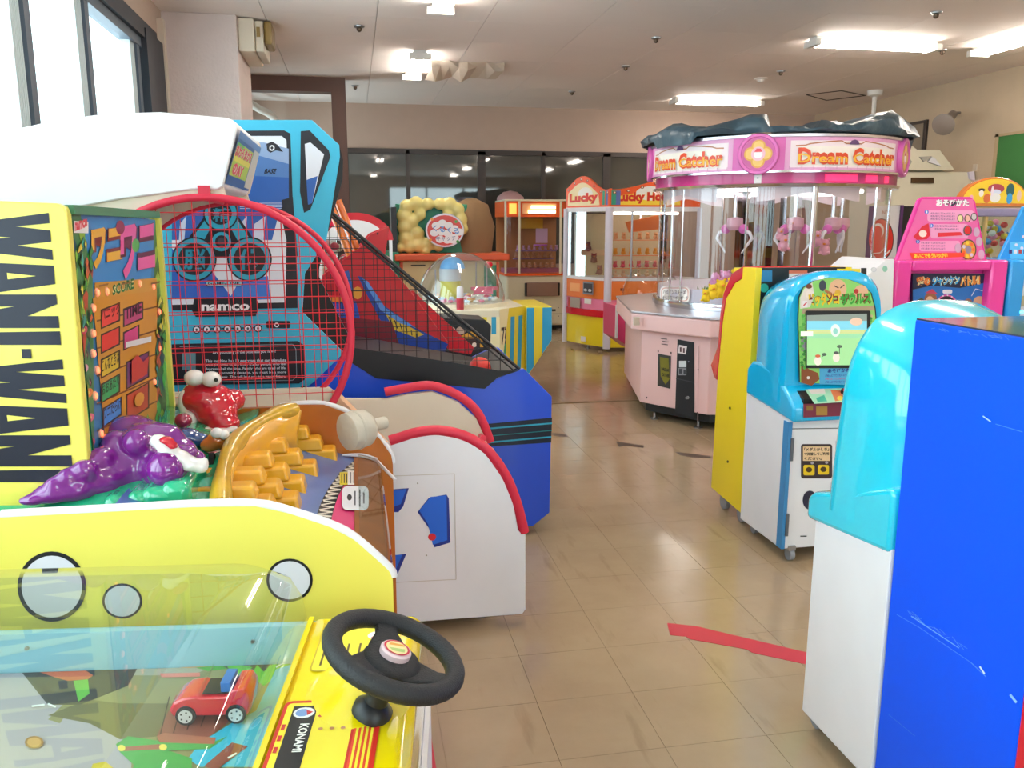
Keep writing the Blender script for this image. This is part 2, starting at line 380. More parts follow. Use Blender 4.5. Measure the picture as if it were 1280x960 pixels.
# wall behind the camera, with daylight windows
wall('wall_front', [(XL-.2, XR+.2, YF-.15, YF, 0, .6), (XL-.2, XR+.2, YF-.15, YF, 2.8, ZC), (XL-.2, 1.3, YF-.15, YF, .6, 2.8), (5.3, XR+.2, YF-.15, YF, .6, 2.8)])
b = B()
for k in range(4): b.box(1.3+k*1.333-.03, 1.3+k*1.333+.03, YF-.1, YF, .6, 2.8)
o = b.obj('window_4', alu); o['kind'] = 'structure'
p = B(); p.box(1.3, 5.3, YF-.06, YF-.05, .6, 2.8); p.obj('pane', clear, o)
# ------------------------------------------------------------ ceiling lights
tube_m = emit('fluorescent tube', '#fff6ea', TUBE); fix_m = mat('lamp housing white', '#e8e4de', .4)
def lamp(x, y, along, L, label, n=2):
    t = thing('ceiling_light', label, 'ceiling light', (x, y, ZC-.08), 'fluorescent ceiling lights')
    def bx(bb, a0, a1, w0, w1, z0, z1):
        if along == 'x': bb.box(x+a0, x+a1, y+w0, y+w1, ZC+z0, ZC+z1)
        else: bb.box(x+w0, x+w1, y+a0, y+a1, ZC+z0, ZC+z1)
    b = B(); bx(b, -L/2, L/2, -.07, .07, -.035, -.001); b.obj('lamp_base', fix_m, t, bev=.005)
    for e in (-1, 1):
        b = B(); bx(b, e*L/2-.03, e*L/2+.03, -.11, .11, -.09, -.03); b.obj('end_cap', fix_m, t, bev=.008)
    for k in ((-.06, .06) if n == 2 else (0,)):
        b = B(); p, q = ((x-L/2+.03, y+k, ZC-.06), (x+L/2-.03, y+k, ZC-.06)) if along == 'x' else ((x+k, y-L/2+.03, ZC-.06), (x+k, y+L/2-.03, ZC-.06))
        b.cyl(p, q, .019, 10); b.obj('tube', tube_m, t, smooth=40)
lamp(4.95, 7.6, 'x', 1.27, 'fluorescent light above the round pink crane machine, nearer of two seen there')
lamp(5.05, 11.35, 'x', 1.27, 'fluorescent light farthest back on the right, over the bundled blue cover')
lamp(6.2, 7.1, 'y', 1.27, 'fluorescent light cut by the right photo edge')
lamp(.73, 9.5, 'y', 1.27, 'fluorescent light above the orange and white machines, hanging beside peeled ceiling paper')
lamp(.75, 6.45, 'y', 1.2, 'fluorescent light just cut by the top edge')
for x, y, wh in ((.75, 3.2, 'over the white ball toss game'), (3.4, 3.6, 'over the pink sign machine'), (3.4, .4, 'right of the viewer'), (5.9, 3.4, 'near the right wall beside the pink sign machine'),
                 (5.9, .2, 'near the right wall beside the viewer'), (.75, -3.4, 'behind the viewer on the left'), (3.4, -2.8, 'behind the viewer on the right')):
    lamp(x, y, 'y', 1.27, 'fluorescent ceiling light out of the picture, '+wh)
# sprinklers, smoke detectors, hanging hook
def dot(x, y, label, r=.03, cat='sprinkler', big=False):
    t = thing('smoke_detector' if big else 'sprinkler', label, cat, (x, y, ZC-.04))
    b = B(); b.lathe([(r*1.6, -.001), (r*1.5, -.012), (r*.3, -.016)], (x, y, ZC), 14); b.obj('base_plate', fix_m if big else steel, t, smooth=40)
    b = B(); b.lathe([(r*.8, -.016), (r*.7, -.04), (r*.3, -.05)], (x, y, ZC), 12); b.obj('sensor' if big else 'nozzle', fix_m if big else mat('brass dark', '#5b4a3c', .4, .6), t, smooth=40)
for px, py, lab in ((449, 37, 'sprinkler on the ceiling right of the pillar box'), (444, 110, 'sprinkler just right of the brown frame'),
                    (820, 51, 'sprinkler left of the front long ceiling light'), (782, 86, 'tiny sprinkler near the middle of the ceiling'), (976, 92, 'small sprinkler above the pink crane machine'),
                    (1178, 66, 'sprinkler between the two right-hand lights'), (1170, 20, 'sprinkler at the top right of the ceiling'), (715, 117, 'sprinkler close to the back wall')):
    p = az(px, py, ZC-.03); dot(p.x, p.y, lab)
p = az(951, 101, ZC-.03); dot(p.x, p.y, 'white smoke detector on the ceiling over the crane machine', .05, 'smoke detector', True)
t = thing('ceiling_speaker_pole', 'white pole hanging from the ceiling above the crane machine', 'pole', (7.0, 11.2, 3.0))
p = az(1078, 131, ZC); b = B(); b.lathe([(.1, 0), (.09, -.06), (.03, -.08), (.022, -.5)], (p.x-.6, p.y-1.2, ZC), 14); b.obj('pole', fix_m, t, smooth=40)
t = thing('peeling_ceiling_paper', 'peeled ceiling paper hanging beside the left ceiling light', 'peeling paper', (1.2, 9.6, 3.15))
b = B(); random.seed(3)
rows = []
for k in range(9):
    x = .88+.1*k; rows.append([(x, 9.3+.12*random.random(), ZC-.004), (x+.02, 9.5, ZC-.02-.05*random.random()), (x-.02, 9.75+.1*random.random(), ZC-.07-.1*random.random()*(1 if k < 5 else .3))])
b.loft(rows, caps=False, closed=False); o = b.obj('paper_flap', mat('peeled paper', '#cfc3b4', .9), t)
s_ = o.modifiers.new('s', 'SOLIDIFY'); s_.thickness = .003
# access hatch outline
t = thing('ceiling_hatch', 'square access hatch flush in the ceiling beyond the right lights', 'hatch', (6.4, 10.9, ZC))
h = [az(1008, 118, ZC), az(1052, 113, ZC), az(1082, 119, ZC), az(1033, 125, ZC)]; b = B()
for i in range(4):
    b.tube([h[i]-Vector((0, 0, .004)), h[(i+1) % 4]-Vector((0, 0, .004))], .006, 6)
b.obj('hatch_frame', mat('dark bronze frame'), t)
# horn loudspeaker
t = thing('horn_loudspeaker', 'grey horn loudspeaker on a bracket on the right wall', 'loudspeaker', (XR-.15, 9.3, 2.6))
b = B(); b.lathe([(.165, 0), (.15, -.03), (.1, -.12), (.05, -.24), (.035, -.30)], (0, 0, 0), 22)
d_ = Vector((-.72, -.5, -.42)).normalized(); R_ = Vector((0, 0, 1)).rotation_difference(d_).to_matrix().to_4x4()
R_.translation = ay(1179, 156, 9.1); b2 = B(); b2.X = R_
b2.lathe([(.125, 0), (.13, -.005), (.115, -.03), (.08, -.12), (.05, -.24), (.05, -.34), (.0, -.35)], (0, 0, 0), 22); b2.obj('horn', mat('horn grey', '#8d8078', .5), t, smooth=50)
b2 = B(); b2.X = R_; b2.ball((0, 0, -.05), (.04, .04, .05)); b2.obj('diffuser', mat('horn grey'), t, smooth=50)
q = R_ @ Vector((0, 0, -.3)); b2 = B(); b2.tube([q, (q.x+.1, q.y+.1, q.z+.05), (XR, q.y+.1, q.z+.05)], .014, 8); b2.obj('bracket', mat('horn grey'), t)
# red tape on the floor
tape = mat('red tape', '#c22f42', .4)
b = B(); b.prism([tuple(az(*p)[:2]) for p in ((834, 779), (870, 783), (1060, 828), (1060, 842), (940, 816), (934, 812), (862, 799), (858, 796), (838, 794), (836, 788))], 'z', .0004, .0012)
tagset(b.obj('floor_tape', tape), 'red tape strip on the floor before the cyan and white cabinet', 'tape')
b = B(); b.prism([(.125, .9), (.172, .9), (.172, 2.72), (.125, 2.72)], 'z', .0004, .0012)
tagset(b.obj('floor_tape', tape), 'red tape strip on the floor beside the steering wheel console', 'tape')
# small dark scuffs in the floor finish
for pts, lab in ((((690, 541), (708, 543), (710, 546), (700, 546), (690, 544)), 'dark tape scrap on the floor beside the blue cabinet'),
                 (((770, 552), (805, 557), (804, 560), (782, 557), (774, 559)), 'dark tape scrap in the middle of the aisle'),
                 (((844, 565), (888, 570), (888, 573), (866, 572), (850, 569)), 'dark tape scrap beside the yellow cabinet')):
    b = B(); b.prism([tuple(az(*p)[:2]) for p in pts], 'z', .0004, .001)
    tagset(b.obj('tape_scrap', mat('old tape', '#57463a', .6)), lab, 'tape')
# ============================================================ LEFT ROW
yel = mat('yellow laminate', '#ece062', .35, coat=.2, var=.03); gold = mat('gold moulded plastic', '#e8a818', .3, coat=.6)
green = mat('glossy green moulding', '#1fae7e', .15, coat=1); purple = mat('glossy purple', '#7a1d86', .12, coat=1, var=.12)
redg = mat('glossy red moulding', '#c9122c', .12, coat=1, var=.1); whiteg = mat('glossy white moulding', '#e6e0dc', .2, coat=1)
orange = mat('orange brown laminate', '#bd6a1c', .35, coat=.3, var=.1)
# ---------- crocodile whacking game
Y0, Y1 = 1.80, 2.76
t = thing('crocodile_game', 'yellow crocodile whacking game with big black sideways lettering and purple crocodile', 'arcade machine', (-.45, 2.28, 0))
top = outY([(0, 647), (150, 639), (240, 634), (320, 633), (362, 642), (413, 659), (443, 675), (486, 713), (491, 724)], Y0)
b = B(); b.prism([(-1.35, .04), (-1.35, top[0][1])]+top+[(top[-1][0], .04)], 'y', Y0, Y0+.02); b.obj('side_panel', yel, t, label='yellow near side panel with white round portholes')
e = B(); e.tube([(p[0], Y0+.01, p[1]+.003) for p in smoothline([Vector((p[0], p[1])) for p in top], 3)], .011, 8); e.obj('edge_trim', white, t, smooth=50)
for cx_, cy_, rx, ry in ((65, 733, 43, 44), (362, 725, 29, 27), (153, 751, 25, 22)):
    a = Art(FY(Y0), (0, -1, 0)); a.ell(cx_, cy_, rx, ry, '#15151c', 32); a.ell(cx_, cy_, rx*.88, ry*.88, '#dcdae6', 32); a.put(t, 'porthole_print')
ftop = outY([(350, 509), (372, 506), (405, 506), (440, 519), (475, 549), (489, 569), (491, 580)], Y1-.02)
b = B(); b.prism([(-1.35, .04), (-1.35, ftop[0][1])]+ftop+[(ftop[-1][0], .04)], 'y', Y1-.02, Y1); b.obj('side_panel', orange, t, label='orange brown far side panel')
e = B(); e.tube([(p[0], Y1-.01, p[1]+.002) for p in smoothline([Vector((p[0], p[1])) for p in ftop], 3)], .009, 8); e.obj('edge_trim', white, t, smooth=50)
XW = .052
b = B(); b.box(-1.34, XW, Y0+.021, Y1-.021, .06, .60); b.obj('cabinet_body', orange, t)
PS = -.36; PZ = .68
def FP(px, py):      # the sloping blue playfield
    d = ray(px, py); k = (PZ-EYE)/(d.z-PS*d.x); x, y = min(d.x*k, .05), min(max(d.y*k, 1.825), 2.735); return Vector((x, y, PZ+PS*x))
def pf(x): return PZ+PS*x
b = B(); b.prism([(-.52, .601), (XW, .601), (XW, pf(XW)), (-.52, pf(-.52))], 'y', Y0+.021, Y1-.021); b.obj('playfield', mat('worn blue playfield', '#4a6fae', .3, coat=.4, var=.25, scale=9), t)
a = Art(FP, (.34, 0, .94))
arc = smoothline([Vector(p) for p in ((470, 563), (448, 577), (428, 597), (413, 622), (404, 650), (405, 662))], 5)
a.poly([tuple(p) for p in arc]+[(443, 678), (462, 676), (470, 565)], '#cf2a6c')
for k in range(len(arc)-1):
    p, q = arc[k], arc[k+1]; w_ = 4+6*k/len(arc)*1.3
    a.poly([(p.x-w_, p.y-1), (p.x+w_, p.y+2), (q.x+w_, q.y+2), (q.x-w_, q.y)], '#1c1c22'); a.k -= a.e
a.k += .0003
for k in range(len(arc)-1):
    p, q = arc[k], arc[k+1]; w_ = 4+6*k/len(arc)*1.3
    a.line([(p.x-w_+2, p.y), (p.x+w_-1, p.y+2)], 1.6, '#d8d2c2'); a.line([(p.x+w_-1, p.y+2), (q.x-w_+1, q.y-1)], 1.3, '#d8d2c2')
a.rect(424, 592, 434, 608, '#e6cf28'); a.rect(434, 590, 466, 608, '#efe9e4')
for k in range(7): a.rect(437+k*4, 592, 438.3+k*4, 606, '#777074')
for k in range(3): a.rect(426+k*3, 594, 427.2+k*3, 606, '#3c3820')
a.rrect(427, 610, 460, 640, 6, '#e3e2e8'); a.ell(436, 624, 3, 4, '#33333c')
for k, (x, n_) in enumerate(((442, 9), (448, 11), (453, 7))): a.rect(x, 625-n_, x+1.8, 625+n_, '#55555f')
a.put(t, 'playfield_print')
b = B(); b.prism([(-.022, pf(-.022)+.001), (XW, pf(XW)+.001), (XW, pf(XW)+.006), (-.022, pf(-.022)+.006)], 'y', Y0+.022, Y1-.022)
b.obj('front_rail', mat('worn orange metal', '#a9642c', .3, .3, var=.35, scale=20), t)
b = B(); b.prism([(-.01, pf(-.01)+.02), (XW+.008, pf(XW)+.02), (XW+.014, pf(XW)), (XW+.014, .5), (XW+.006, .5), (XW+.004, pf(XW)+.01)], 'y', Y0+.03, Y1-.03)
b.obj('front_guard', acryl, t)
# green landscape tray
b = B(); random.seed(5)
rows = []
for i in range(15):
    x = -1.3+i*.07; r = []
    for j in range(12):
        y = Y0+.021+j*(Y1-Y0-.042)/11
        z = .822+.055*min(1, j/1.6)+.018*sin(i*1.3+j)*cos(j*.9)*(0 if j == 0 else 1)-(.02 if x > -.45 and j > 0 else 0)*1
        r.append((x, y, z))
    rows.append(r)
b.loft(rows, caps=False, closed=False); o = b.obj('green_landscape', green, t, smooth=60); s_ = o.modifiers.new('s', 'SOLIDIFY'); s_.thickness = .012
b = B()
for px, py, s_ in ((205, 612, 22), (225, 605, 18), (180, 617, 15), (150, 622, 14)):
    p = ay(px, py, 1.93); b.box(p.x-s_*.0018, p.x+s_*.0018, 1.87, 2.1, .78, p.z+.02)
b.obj('rock_steps', green, t, bev=.02, smooth=60, seg=3)
for px in (16, 245):
    p = ay(px, 637, 1.86); b = B(); b.ball((p.x, 1.85, .825), (.009, .009, .005), 8, 5); b.obj('screw', steel, t, smooth=60)
# golden rim over the cave mouths, with stepped lane dividers
path = [az(px, py, z) for px, py, z in ((368, 512, .895), (345, 518, .9), (318, 532, .9), (297, 550, .89), (283, 575, .88), (277, 602, .86), (276, 632, .83))]
path = [Vector((p.x, min(max(p.y, 1.85), 2.73), p.z)) for p in path]
path = smoothline(path, 5)
b = B(); b.tube(path, [.022+.004*sin(i*.5) for i in range(len(path))], 10); b.obj('cave_rim', mat('mottled gold rock', '#c99c18', .3, coat=.5, var=.35, scale=25), t, smooth=60)
b = B(); rows = [[(p.x-.004, p.y, pf(p.x)-.01), (p.x-.002, p.y, .82), (p.x+.012, p.y, p.z)] for p in path]; b.loft(rows, caps=False, closed=False)
o = b.obj('cave_wall', gold, t, smooth=40); s_ = o.modifiers.new('s', 'SOLIDIFY'); s_.thickness = .012
tips = [(423, 577), (399, 597), (384, 618), (377, 641), (370, 664)]
ys = [2.66, 2.47, 2.29, 2.11, 1.93]
def at_y(px, py, y): return ay(px, py, y)
for k, ((px, py), y) in enumerate(zip(tips, ys)):
    p = FP(px, py); x1 = p.x; y = p.y+.045; ys[k] = y; base = pf(x1)
    b = B()
    for xo, xs, h0, h1 in ((0, -.25, -.02, .038), (-.045, -.25, .038, .076), (-.085, -.25, .076, .112)):
        r0 = [(x1+xo, y-.048+abs(xo)*.12), (x1+xo, y+.048-abs(xo)*.12), (x1+xs, y+.048-abs(xo)*.12), (x1+xs, y-.048+abs(xo)*.12)]
        q = .010
        b.loft([[(u, v, base+h0) for u, v in r0], [(u-(q if i < 2 else -q*0), v+(q if i in (0, 3) else -q), base+h1) for i, (u, v) in enumerate(r0)]])
    b.obj('stepped_divider', gold, t, bev=.008, smooth=50, seg=3)
for k in range(4):
    b = B(); y = (ys[k]+ys[k+1])/2; x = FP(*tips[k]).x-.24
    pr = [(y+.030*cos(radians(a_)), pf(x)-.01+.062*sin(radians(a_))) for a_ in range(0, 181, 20)]
    b.prism(pr, 'x', x, x+.012); b.obj('cave_mouth', dark, t)
# crocodiles, merged into smooth sculptures
def blobs(name, lst, m, y=None, v=.007, label=None):
    b = B()
    for q in lst:
        px, py, Y, rx = q[:4]; rz = q[4] if len(q) > 4 else rx; ry = q[5] if len(q) > 5 else rx
        p = ay(px, py, Y); k = Y/1010
        b.ball(p, (rx*k, ry*k, rz*k), 16, 10)
    o = b.obj(name, m, t, smooth=60, label=label); remesh(o, v); return o
blobs('purple_crocodile', [(165, 548, 2.10, 34, 28), (185, 570, 2.06, 46, 42), (208, 586, 1.98, 30, 28), (150, 585, 2.02, 40, 36), (122, 598, 1.96, 32, 24), (95, 608, 1.92, 28, 18), (66, 617, 1.885, 24, 13, 14), (40, 625, 1.87, 17, 7, 10),
    (145, 556, 2.0, 18), (170, 552, 1.97, 16), (125, 575, 1.95, 16), (105, 588, 1.9, 14), (84, 597, 1.89, 12), (66, 606, 1.88, 10), (180, 535, 2.08, 13), (205, 550, 2.06, 24, 20), (226, 562, 2.05, 18, 15), (244, 574, 2.04, 14, 11)], purple)
blobs('crocodile_jaw', [(198, 551, 1.95, 11, 9), (210, 562, 1.94, 13, 9), (224, 572, 1.94, 14, 9), (238, 580, 1.94, 14, 9), (251, 584, 1.94, 10, 8), (257, 578, 1.94, 5, 8)], whiteg, v=.006)
blobs('crocodile_tongue', [(208, 550, 1.92, 9, 5), (216, 557, 1.915, 7, 5)], redg, v=.005)
b = B(); p = ay(207, 586, 1.93); b.ball(p, .043); p = ay(231, 566, 2.0); b.ball(p, (.03, .03, .02)); b.obj('snout', purple, t, smooth=60)
blobs('red_crocodile', [(258, 498, 2.6, 30, 20), (270, 515, 2.58, 26, 20), (280, 530, 2.55, 20, 12), (293, 500, 2.62, 13, 14), (245, 490, 2.6, 16, 12)], redg, label='red crocodile sculpture at the back of the tray')
blobs('crocodile_jaw', [(232, 505, 2.58, 9, 18), (238, 528, 2.55, 9, 14), (255, 540, 2.52, 14, 7), (275, 541, 2.5, 16, 6), (292, 538, 2.5, 8, 6)], whiteg, v=.006)
b = B(); b.ball(ay(243, 472, 2.56), (.03, .03, .024)); b.ball(ay(264, 474, 2.56), (.03, .03, .024)); b.obj('crocodile_eye', whiteg, t, smooth=60)
b = B(); b.ball(ay(270, 475, 2.53), .006); b.obj('pupil', black, t, smooth=60)
blobs('orange_head', [(273, 550, 2.25, 14, 12), (262, 556, 2.25, 12, 9), (285, 557, 2.25, 8, 7)], mat('orange moulding', '#d8762e', .15, coat=1), v=.006)
b = B(); b.ball(ay(271, 541, 2.22), (.017, .014, .014)); b.ball(ay(280, 543, 2.22), (.014, .012, .014)); b.obj('head_eye', whiteg, t, smooth=60)
blobs('blue_body', [(232, 545, 2.3, 16, 10), (248, 550, 2.3, 14, 9)], mat('glossy blue moulding', '#1d3f7e', .15, coat=1), v=.006)
b = B(); b.ball(ay(229, 526, 2.35), (.024, .024, .022)); b.obj('hat', mat('maroon moulding', '#8a1a3c', .15, coat=1), t, smooth=60)
# the lettered side board and the jungle board
Yb = 1.91
sh = outY([(0, 251), (70, 254), (80, 258), (84, 268), (112, 600), (112, 640)], Yb)
b = B(); b.prism([(-1.35, .78), (-1.35, sh[0][1])]+sh, 'y', Yb, Yb+.03); b.obj('board_side', yel, t, bev=.004)
a = Art(FY(Yb), (0, -1, 0))
nv = '#11152a'
bd = [(-60, 300), (60, 266), (90, 583)]
def LX(y): return 61+(y-266)*30/317      # right ends of the letters
def bar(y0, y1, yl0=None, yl1=None, xr0=0, xl=-60):  # a bar running across the board
    a.poly([(LX(y0)-xr0, y0), (LX(y1)-xr0, y1), (xl, yl1 if yl1 is not None else y1), (xl, yl0 if yl0 is not None else y0)], nv)
# W A N I - W A N I, turned a quarter
for o_, s_ in ((266, 1.0), (449, .93)):
    def Z(v): return o_+v*s_
    a.poly([(LX(Z(0)), Z(0)), (LX(Z(13)), Z(13)), (20, Z(17)), (LX(Z(21)), Z(22)), (LX(Z(35)), Z(36)), (22, Z(41)), (LX(Z(47)), Z(46)), (LX(Z(59)), Z(59)), (-60, Z(44)), (-60, Z(36)), (14, Z(31)), (-60, Z(25)), (-60, Z(16))], nv)
    a.poly([(LX(Z(66)), Z(66)), (LX(Z(87)), Z(89)), (-60, Z(108)), (-60, Z(94)), (-2, Z(88)), (-2, Z(69)), (-60, Z(71)), (-60, Z(60))], nv)
    a.poly([(9, Z(75)), (10, Z(83)), (45, Z(79))], '#ece062')
    a.poly([(LX(Z(101)), Z(102)), (LX(Z(114)), Z(114)), (35, Z(129)), (LX(Z(128)), Z(129)), (LX(Z(143)), Z(144)), (-60, Z(144)), (-60, Z(130)), (18, Z(117)), (-60, Z(118)), (-60, Z(102))], nv)
    a.poly([(LX(Z(149)), Z(148)), (LX(Z(165)), Z(165)), (-60, Z(165)), (-60, Z(150))], nv)
a.poly([(27, 436), (39, 436), (40, 448), (28, 448)], nv)
a.put(t, 'lettering')
XA = -.592
b = B(); b.box(-1.3, XA, Yb+.031, Y1-.03, .78, 1.475); b.obj('back_box', green, t)
b = B(); b.box(-1.3, XA+.012, Yb+.031, Y1-.01, 1.475, 1.495); b.obj('top_strip', mat('dull green metal', '#3f7d5c', .4), t)
b = B(); b.box(-1.3, XA+.014, Y1-.03, Y1-.005, .76, 1.475); b.obj('board_side', mat('yellow laminate'), t)
def BF(px, py):
    p = ax(px, py, XA); p.y = min(max(p.y, 1.942), 2.728); return p
a = Art(BF, (1, 0, 0), .002); a.e = .00002
L_, R_ = 88, 210
def ty(x): return 268+(x-88)*.07
def by(x): return 600-(x-88)*.5
def Q(u, v):      # board coordinates: u 0..1 along, v 0..1 down
    x = 87+(209-87)*u; return (x, (266+10*u)+v*((598-62*u)-(266+10*u)))
def qp(pts, h): a.poly([Q(*p) for p in pts], h)
def qr(u0, v0, u1, v1, h): qp([(u0, v0), (u1, v0), (u1, v1), (u0, v1)], h)
def qe(u, v, ru, rv, h, n=14): qp([(u+ru*cos(2*pi*i/n), v+rv*sin(2*pi*i/n)) for i in range(n)], h)
qr(0, 0, 1, 1, '#2a6f9e'); qr(.0, 0, .22, 1, '#3f7d48'); qr(.86, 0, 1, 1, '#2f6b36'); qp([(.1, 0), (.9, 0), (.82, .3), (.25, .3)], '#2f7fc0')
random.seed(12)
for k in range(70):
    u = random.choice([random.uniform(0, .2), random.uniform(.84, .98), random.uniform(0, .2)]); v = random.uniform(.02, .95); w_ = random.uniform(.015, .035)
    qp([(u, v), (u+w_, v+.03), (u+random.uniform(-.02, .03), v+.09), (u-w_, v+.03)], random.choice(['#3fae4c', '#1e5a32', '#6cc04a', '#184a5a', '#8fb53a', '#b34a2a']))
for k in range(10):
    u = random.choice([random.uniform(0.02, .2), random.uniform(.02, .2)]); v = .45+.05*k
    qe(u, v, .045, .018, random.choice(['#d8607c', '#e08030', '#c33a5a', '#e2a2b6'])); qe(u, v, .02, .008, '#f0d060')
qr(.24, .27, .88, .35, '#c8902e'); qp([(.22, .33), (.88, .33), (.88, .98), (.36, .98)], '#c98a22')
for v in (.42, .53, .64, .75, .86): qp([(.26, v), (.88, v-.02), (.88, v-.013), (.26, v+.007)], '#6b3a12')
for (u0, v0, u1, v1, h) in ((.3, .36, .5, .44, '#e2453a'), (.53, .37, .74, .45, '#b33a6e'), (.3, .46, .5, .54, '#d9341f'), (.53, .47, .7, .55, '#c93a7a'), (.3, .56, .5, .64, '#d4b224'), (.3, .66, .5, .74, '#1f9e5a'), (.32, .76, .52, .84, '#3b86cf'), (.56, .6, .8, .72, '#7a3a6e'), (.56, .74, .8, .86, '#b5452e')):
    qp([(u0, v0+.02), (u1, v0), (u1, v1), (u0, v1+.02)], '#3a2410'); qp([(u0+.015, v0+.027), (u1-.015, v0+.007), (u1-.015, v1-.007), (u0+.015, v1+.013)], h)
def qt(s, u0, v0, u1, v1, h, bold=0, out=None, ow=.03): a.text(s, Q(u0, v1), Q(u1, v1-.02), Q(u0, v0), h, bold, out, ow)
qt('こんなときは', .31, .585, .49, .635, '#2a2008', .02); qt('おおあたり', .31, .685, .49, .73, '#0b2a16', .02); qt('ワニだらけ', .33, .785, .51, .83, '#0d1c3c', .02)
qt('パニック', .3, .38, .5, .43, '#5a0d0d', .03); qt('TIME', .55, .39, .72, .44, '#3a0a20', .03); qt('SCORE', .42, .285, .64, .33, '#1d6e2a', .04, '#f0e0a0')
qr(.02, .03, .17, .075, '#e7e4e2'); qt('namco', .03, .035, .16, .07, '#d02a3a', .05)
qt('ワニ', .2, .06, .52, .22, '#e0a82e', .05, '#7a2014', .06); qt('ワニ', .5, .04, .86, .27, '#dc5a9e', .05, '#5c1038', .06); qe(.5, .045, .045, .03, '#8a2a4a'); qe(.66, .12, .04, .03, '#4aa04a')
qr(.56, .535, .82, .56, '#d9d6da')
random.seed(40)
for k in range(90):
    m_ = k % 3
    u, v = (random.uniform(.86, .97), random.uniform(.04, .9)) if m_ == 0 else ((random.uniform(.0, .2), random.uniform(.08, .42)) if m_ == 1 else (random.uniform(.25, .95), random.uniform(.88, .97)))
    w_ = random.uniform(.008, .02); l_ = random.uniform(.03, .07); dx_ = random.uniform(-.03, .03)
    qp([(u, v), (u+w_+.006, v+l_*.5), (u+dx_, v+l_+.006), (u-w_-.006, v+l_*.5)], '#0f2a24'); qp([(u, v+.003), (u+w_, v+l_*.5), (u+dx_, v+l_), (u-w_, v+l_*.5)], random.choice(['#4cb84a', '#2f8a3a', '#8acb3e', '#d8c83a', '#3a9a8a', '#c05a2a']))
for u, v, r in ((.08, .55, .06), (.12, .66, .055), (.06, .74, .05), (.13, .84, .05)):
    qe(u, v, r+.012, r*.42+.005, '#3a1020'); [qe(u+r*.5*cos(q), v+r*.2*sin(q), r*.5, r*.22, '#dd7a94') for q in (0, 1.26, 2.5, 3.77, 5.03)]; qe(u, v, r*.35, r*.14, '#f0d060'); qp([(u-r, v+.03), (u+r, v+.025), (u+r*.7, v+.075), (u-r*.6, v+.08)], '#cc2a3a')
qp([(.6, .62), (.66, .6), (.72, .64), (.78, .62), (.76, .7), (.6, .72)], '#c0392a'); qe(.68, .8, .05, .03, '#d8903a')
for u, v in ((.26, .3), (.5, .3), (.8, .31)): qp([(u, v-.02), (u+.1, v-.024), (u+.09, v-.016), (u, v-.012)], '#8a5a1e')
a.put(t, 'board_print')
b = B(); c_ = B()
for u, v in ((.26, .31), (.36, .31), (.22, .37), (.7, .29), (.84, .31), (.22, .55), (.22, .47), (.9, .43), (.26, .62), (.9, .6), (.3, .88), (.85, .75), (.24, .72)):
    p = a.F(*Q(u, v)); c_.cyl(p, p+Vector((.006, 0, 0)), .011, 10); b.cyl(p+Vector((.006, 0, 0)), p+Vector((.009, 0, 0)), .007, 10)
c_.obj('lamp_bezel', mat('pale bezel', '#e8a890', .4), t); b.obj('indicator_lamp', emit('orange lamp', '#ff6a30', 2.2), t)
foot(t, -.05, 2.0); foot(t, -.05, 2.6)
# tethered mallet
t2 = thing('mallet', 'round off-white padded mallet lying on the blue playfield beside its cord', 'mallet', (-.02, 2.55, .68))
p = ay(431, 541, 2.50); d_ = Vector((.82, .55, .05)).normalized(); b = B()
b.X = Matrix.Translation(p) @ d_.to_track_quat('Z', 'Y').to_matrix().to_4x4()
b.lathe([(0, -.002), (.045, 0), (.058, .008), (.06, .04), (.057, .075), (.045, .09), (.02, .095), (0, .095)], (0, 0, 0), 26); b.obj('mallet_head', mat('worn off white leather', '#c2b9a8', .6, bump=.3, bscale=30, var=.1), t2, smooth=50)
b = B(); b.X = Matrix.Translation(p) @ d_.to_track_quat('Z', 'Y').to_matrix().to_4x4()
b.cyl((0, 0, .09), (0, 0, .15), .02, 12); b.lathe([(.0605, .035), (.0625, .04), (.0605, .045)], (0, 0, 0), 26); b.obj('seam_and_grip', mat('worn off white leather'), t2, smooth=50)
for dz in (0, .008):
    b = B(); b.tube(smoothline([FP(428, 571)+Vector((0, 0, .006)), FP(452, 566)+Vector((0, 0, .012+dz)), FP(474, 567)+Vector((0, 0, .012+dz)), FP(484, 577)+Vector((0, 0, .01+dz)), ay(488.5+dz*200, 600, 2.5)+Vector((.012, 0, 0))], 6), .0035, 6)
    b.obj('cord', mat('cord white', '#dfdde2', .5), t2, smooth=60)
# ---------- driving game in front: yellow console, clear hood, diorama with toy car
t = thing('driving_game', 'yellow table-top driving game with clear hood and black steering wheel', 'arcade machine', (-.3, 1.2, 0))
A_ = radians(-7)
T_ = Matrix.Translation((.118, 1.63, 0)) @ Matrix.Rotation(A_, 4, 'Z')      # local: x 0 = right edge, y 0 = back edge
ylw = mat('glossy yellow moulding', '#f5d808', .15, coat=1, var=.03)
def KB(): b = B(); b.X = T_; return b
ZF, ZT = .555, .64
b = KB(); b.box(-1.0, .0, -1.0, -.01, .05, ZF-.012); b.obj('cabinet_body', white, t, bev=.006)
b = KB(); b.box(-.985, -.24, -1.0, -.02, ZF-.011, ZF); b.obj('diorama_floor', mat('dull olive board', '#7d7a52', .5), t)
b = KB(); b.box(-1.0, -.225, -.02, 0, ZF, ZT); b.obj('back_ledge', mat('pale blue moulding', '#8fc4d6', .4), t)
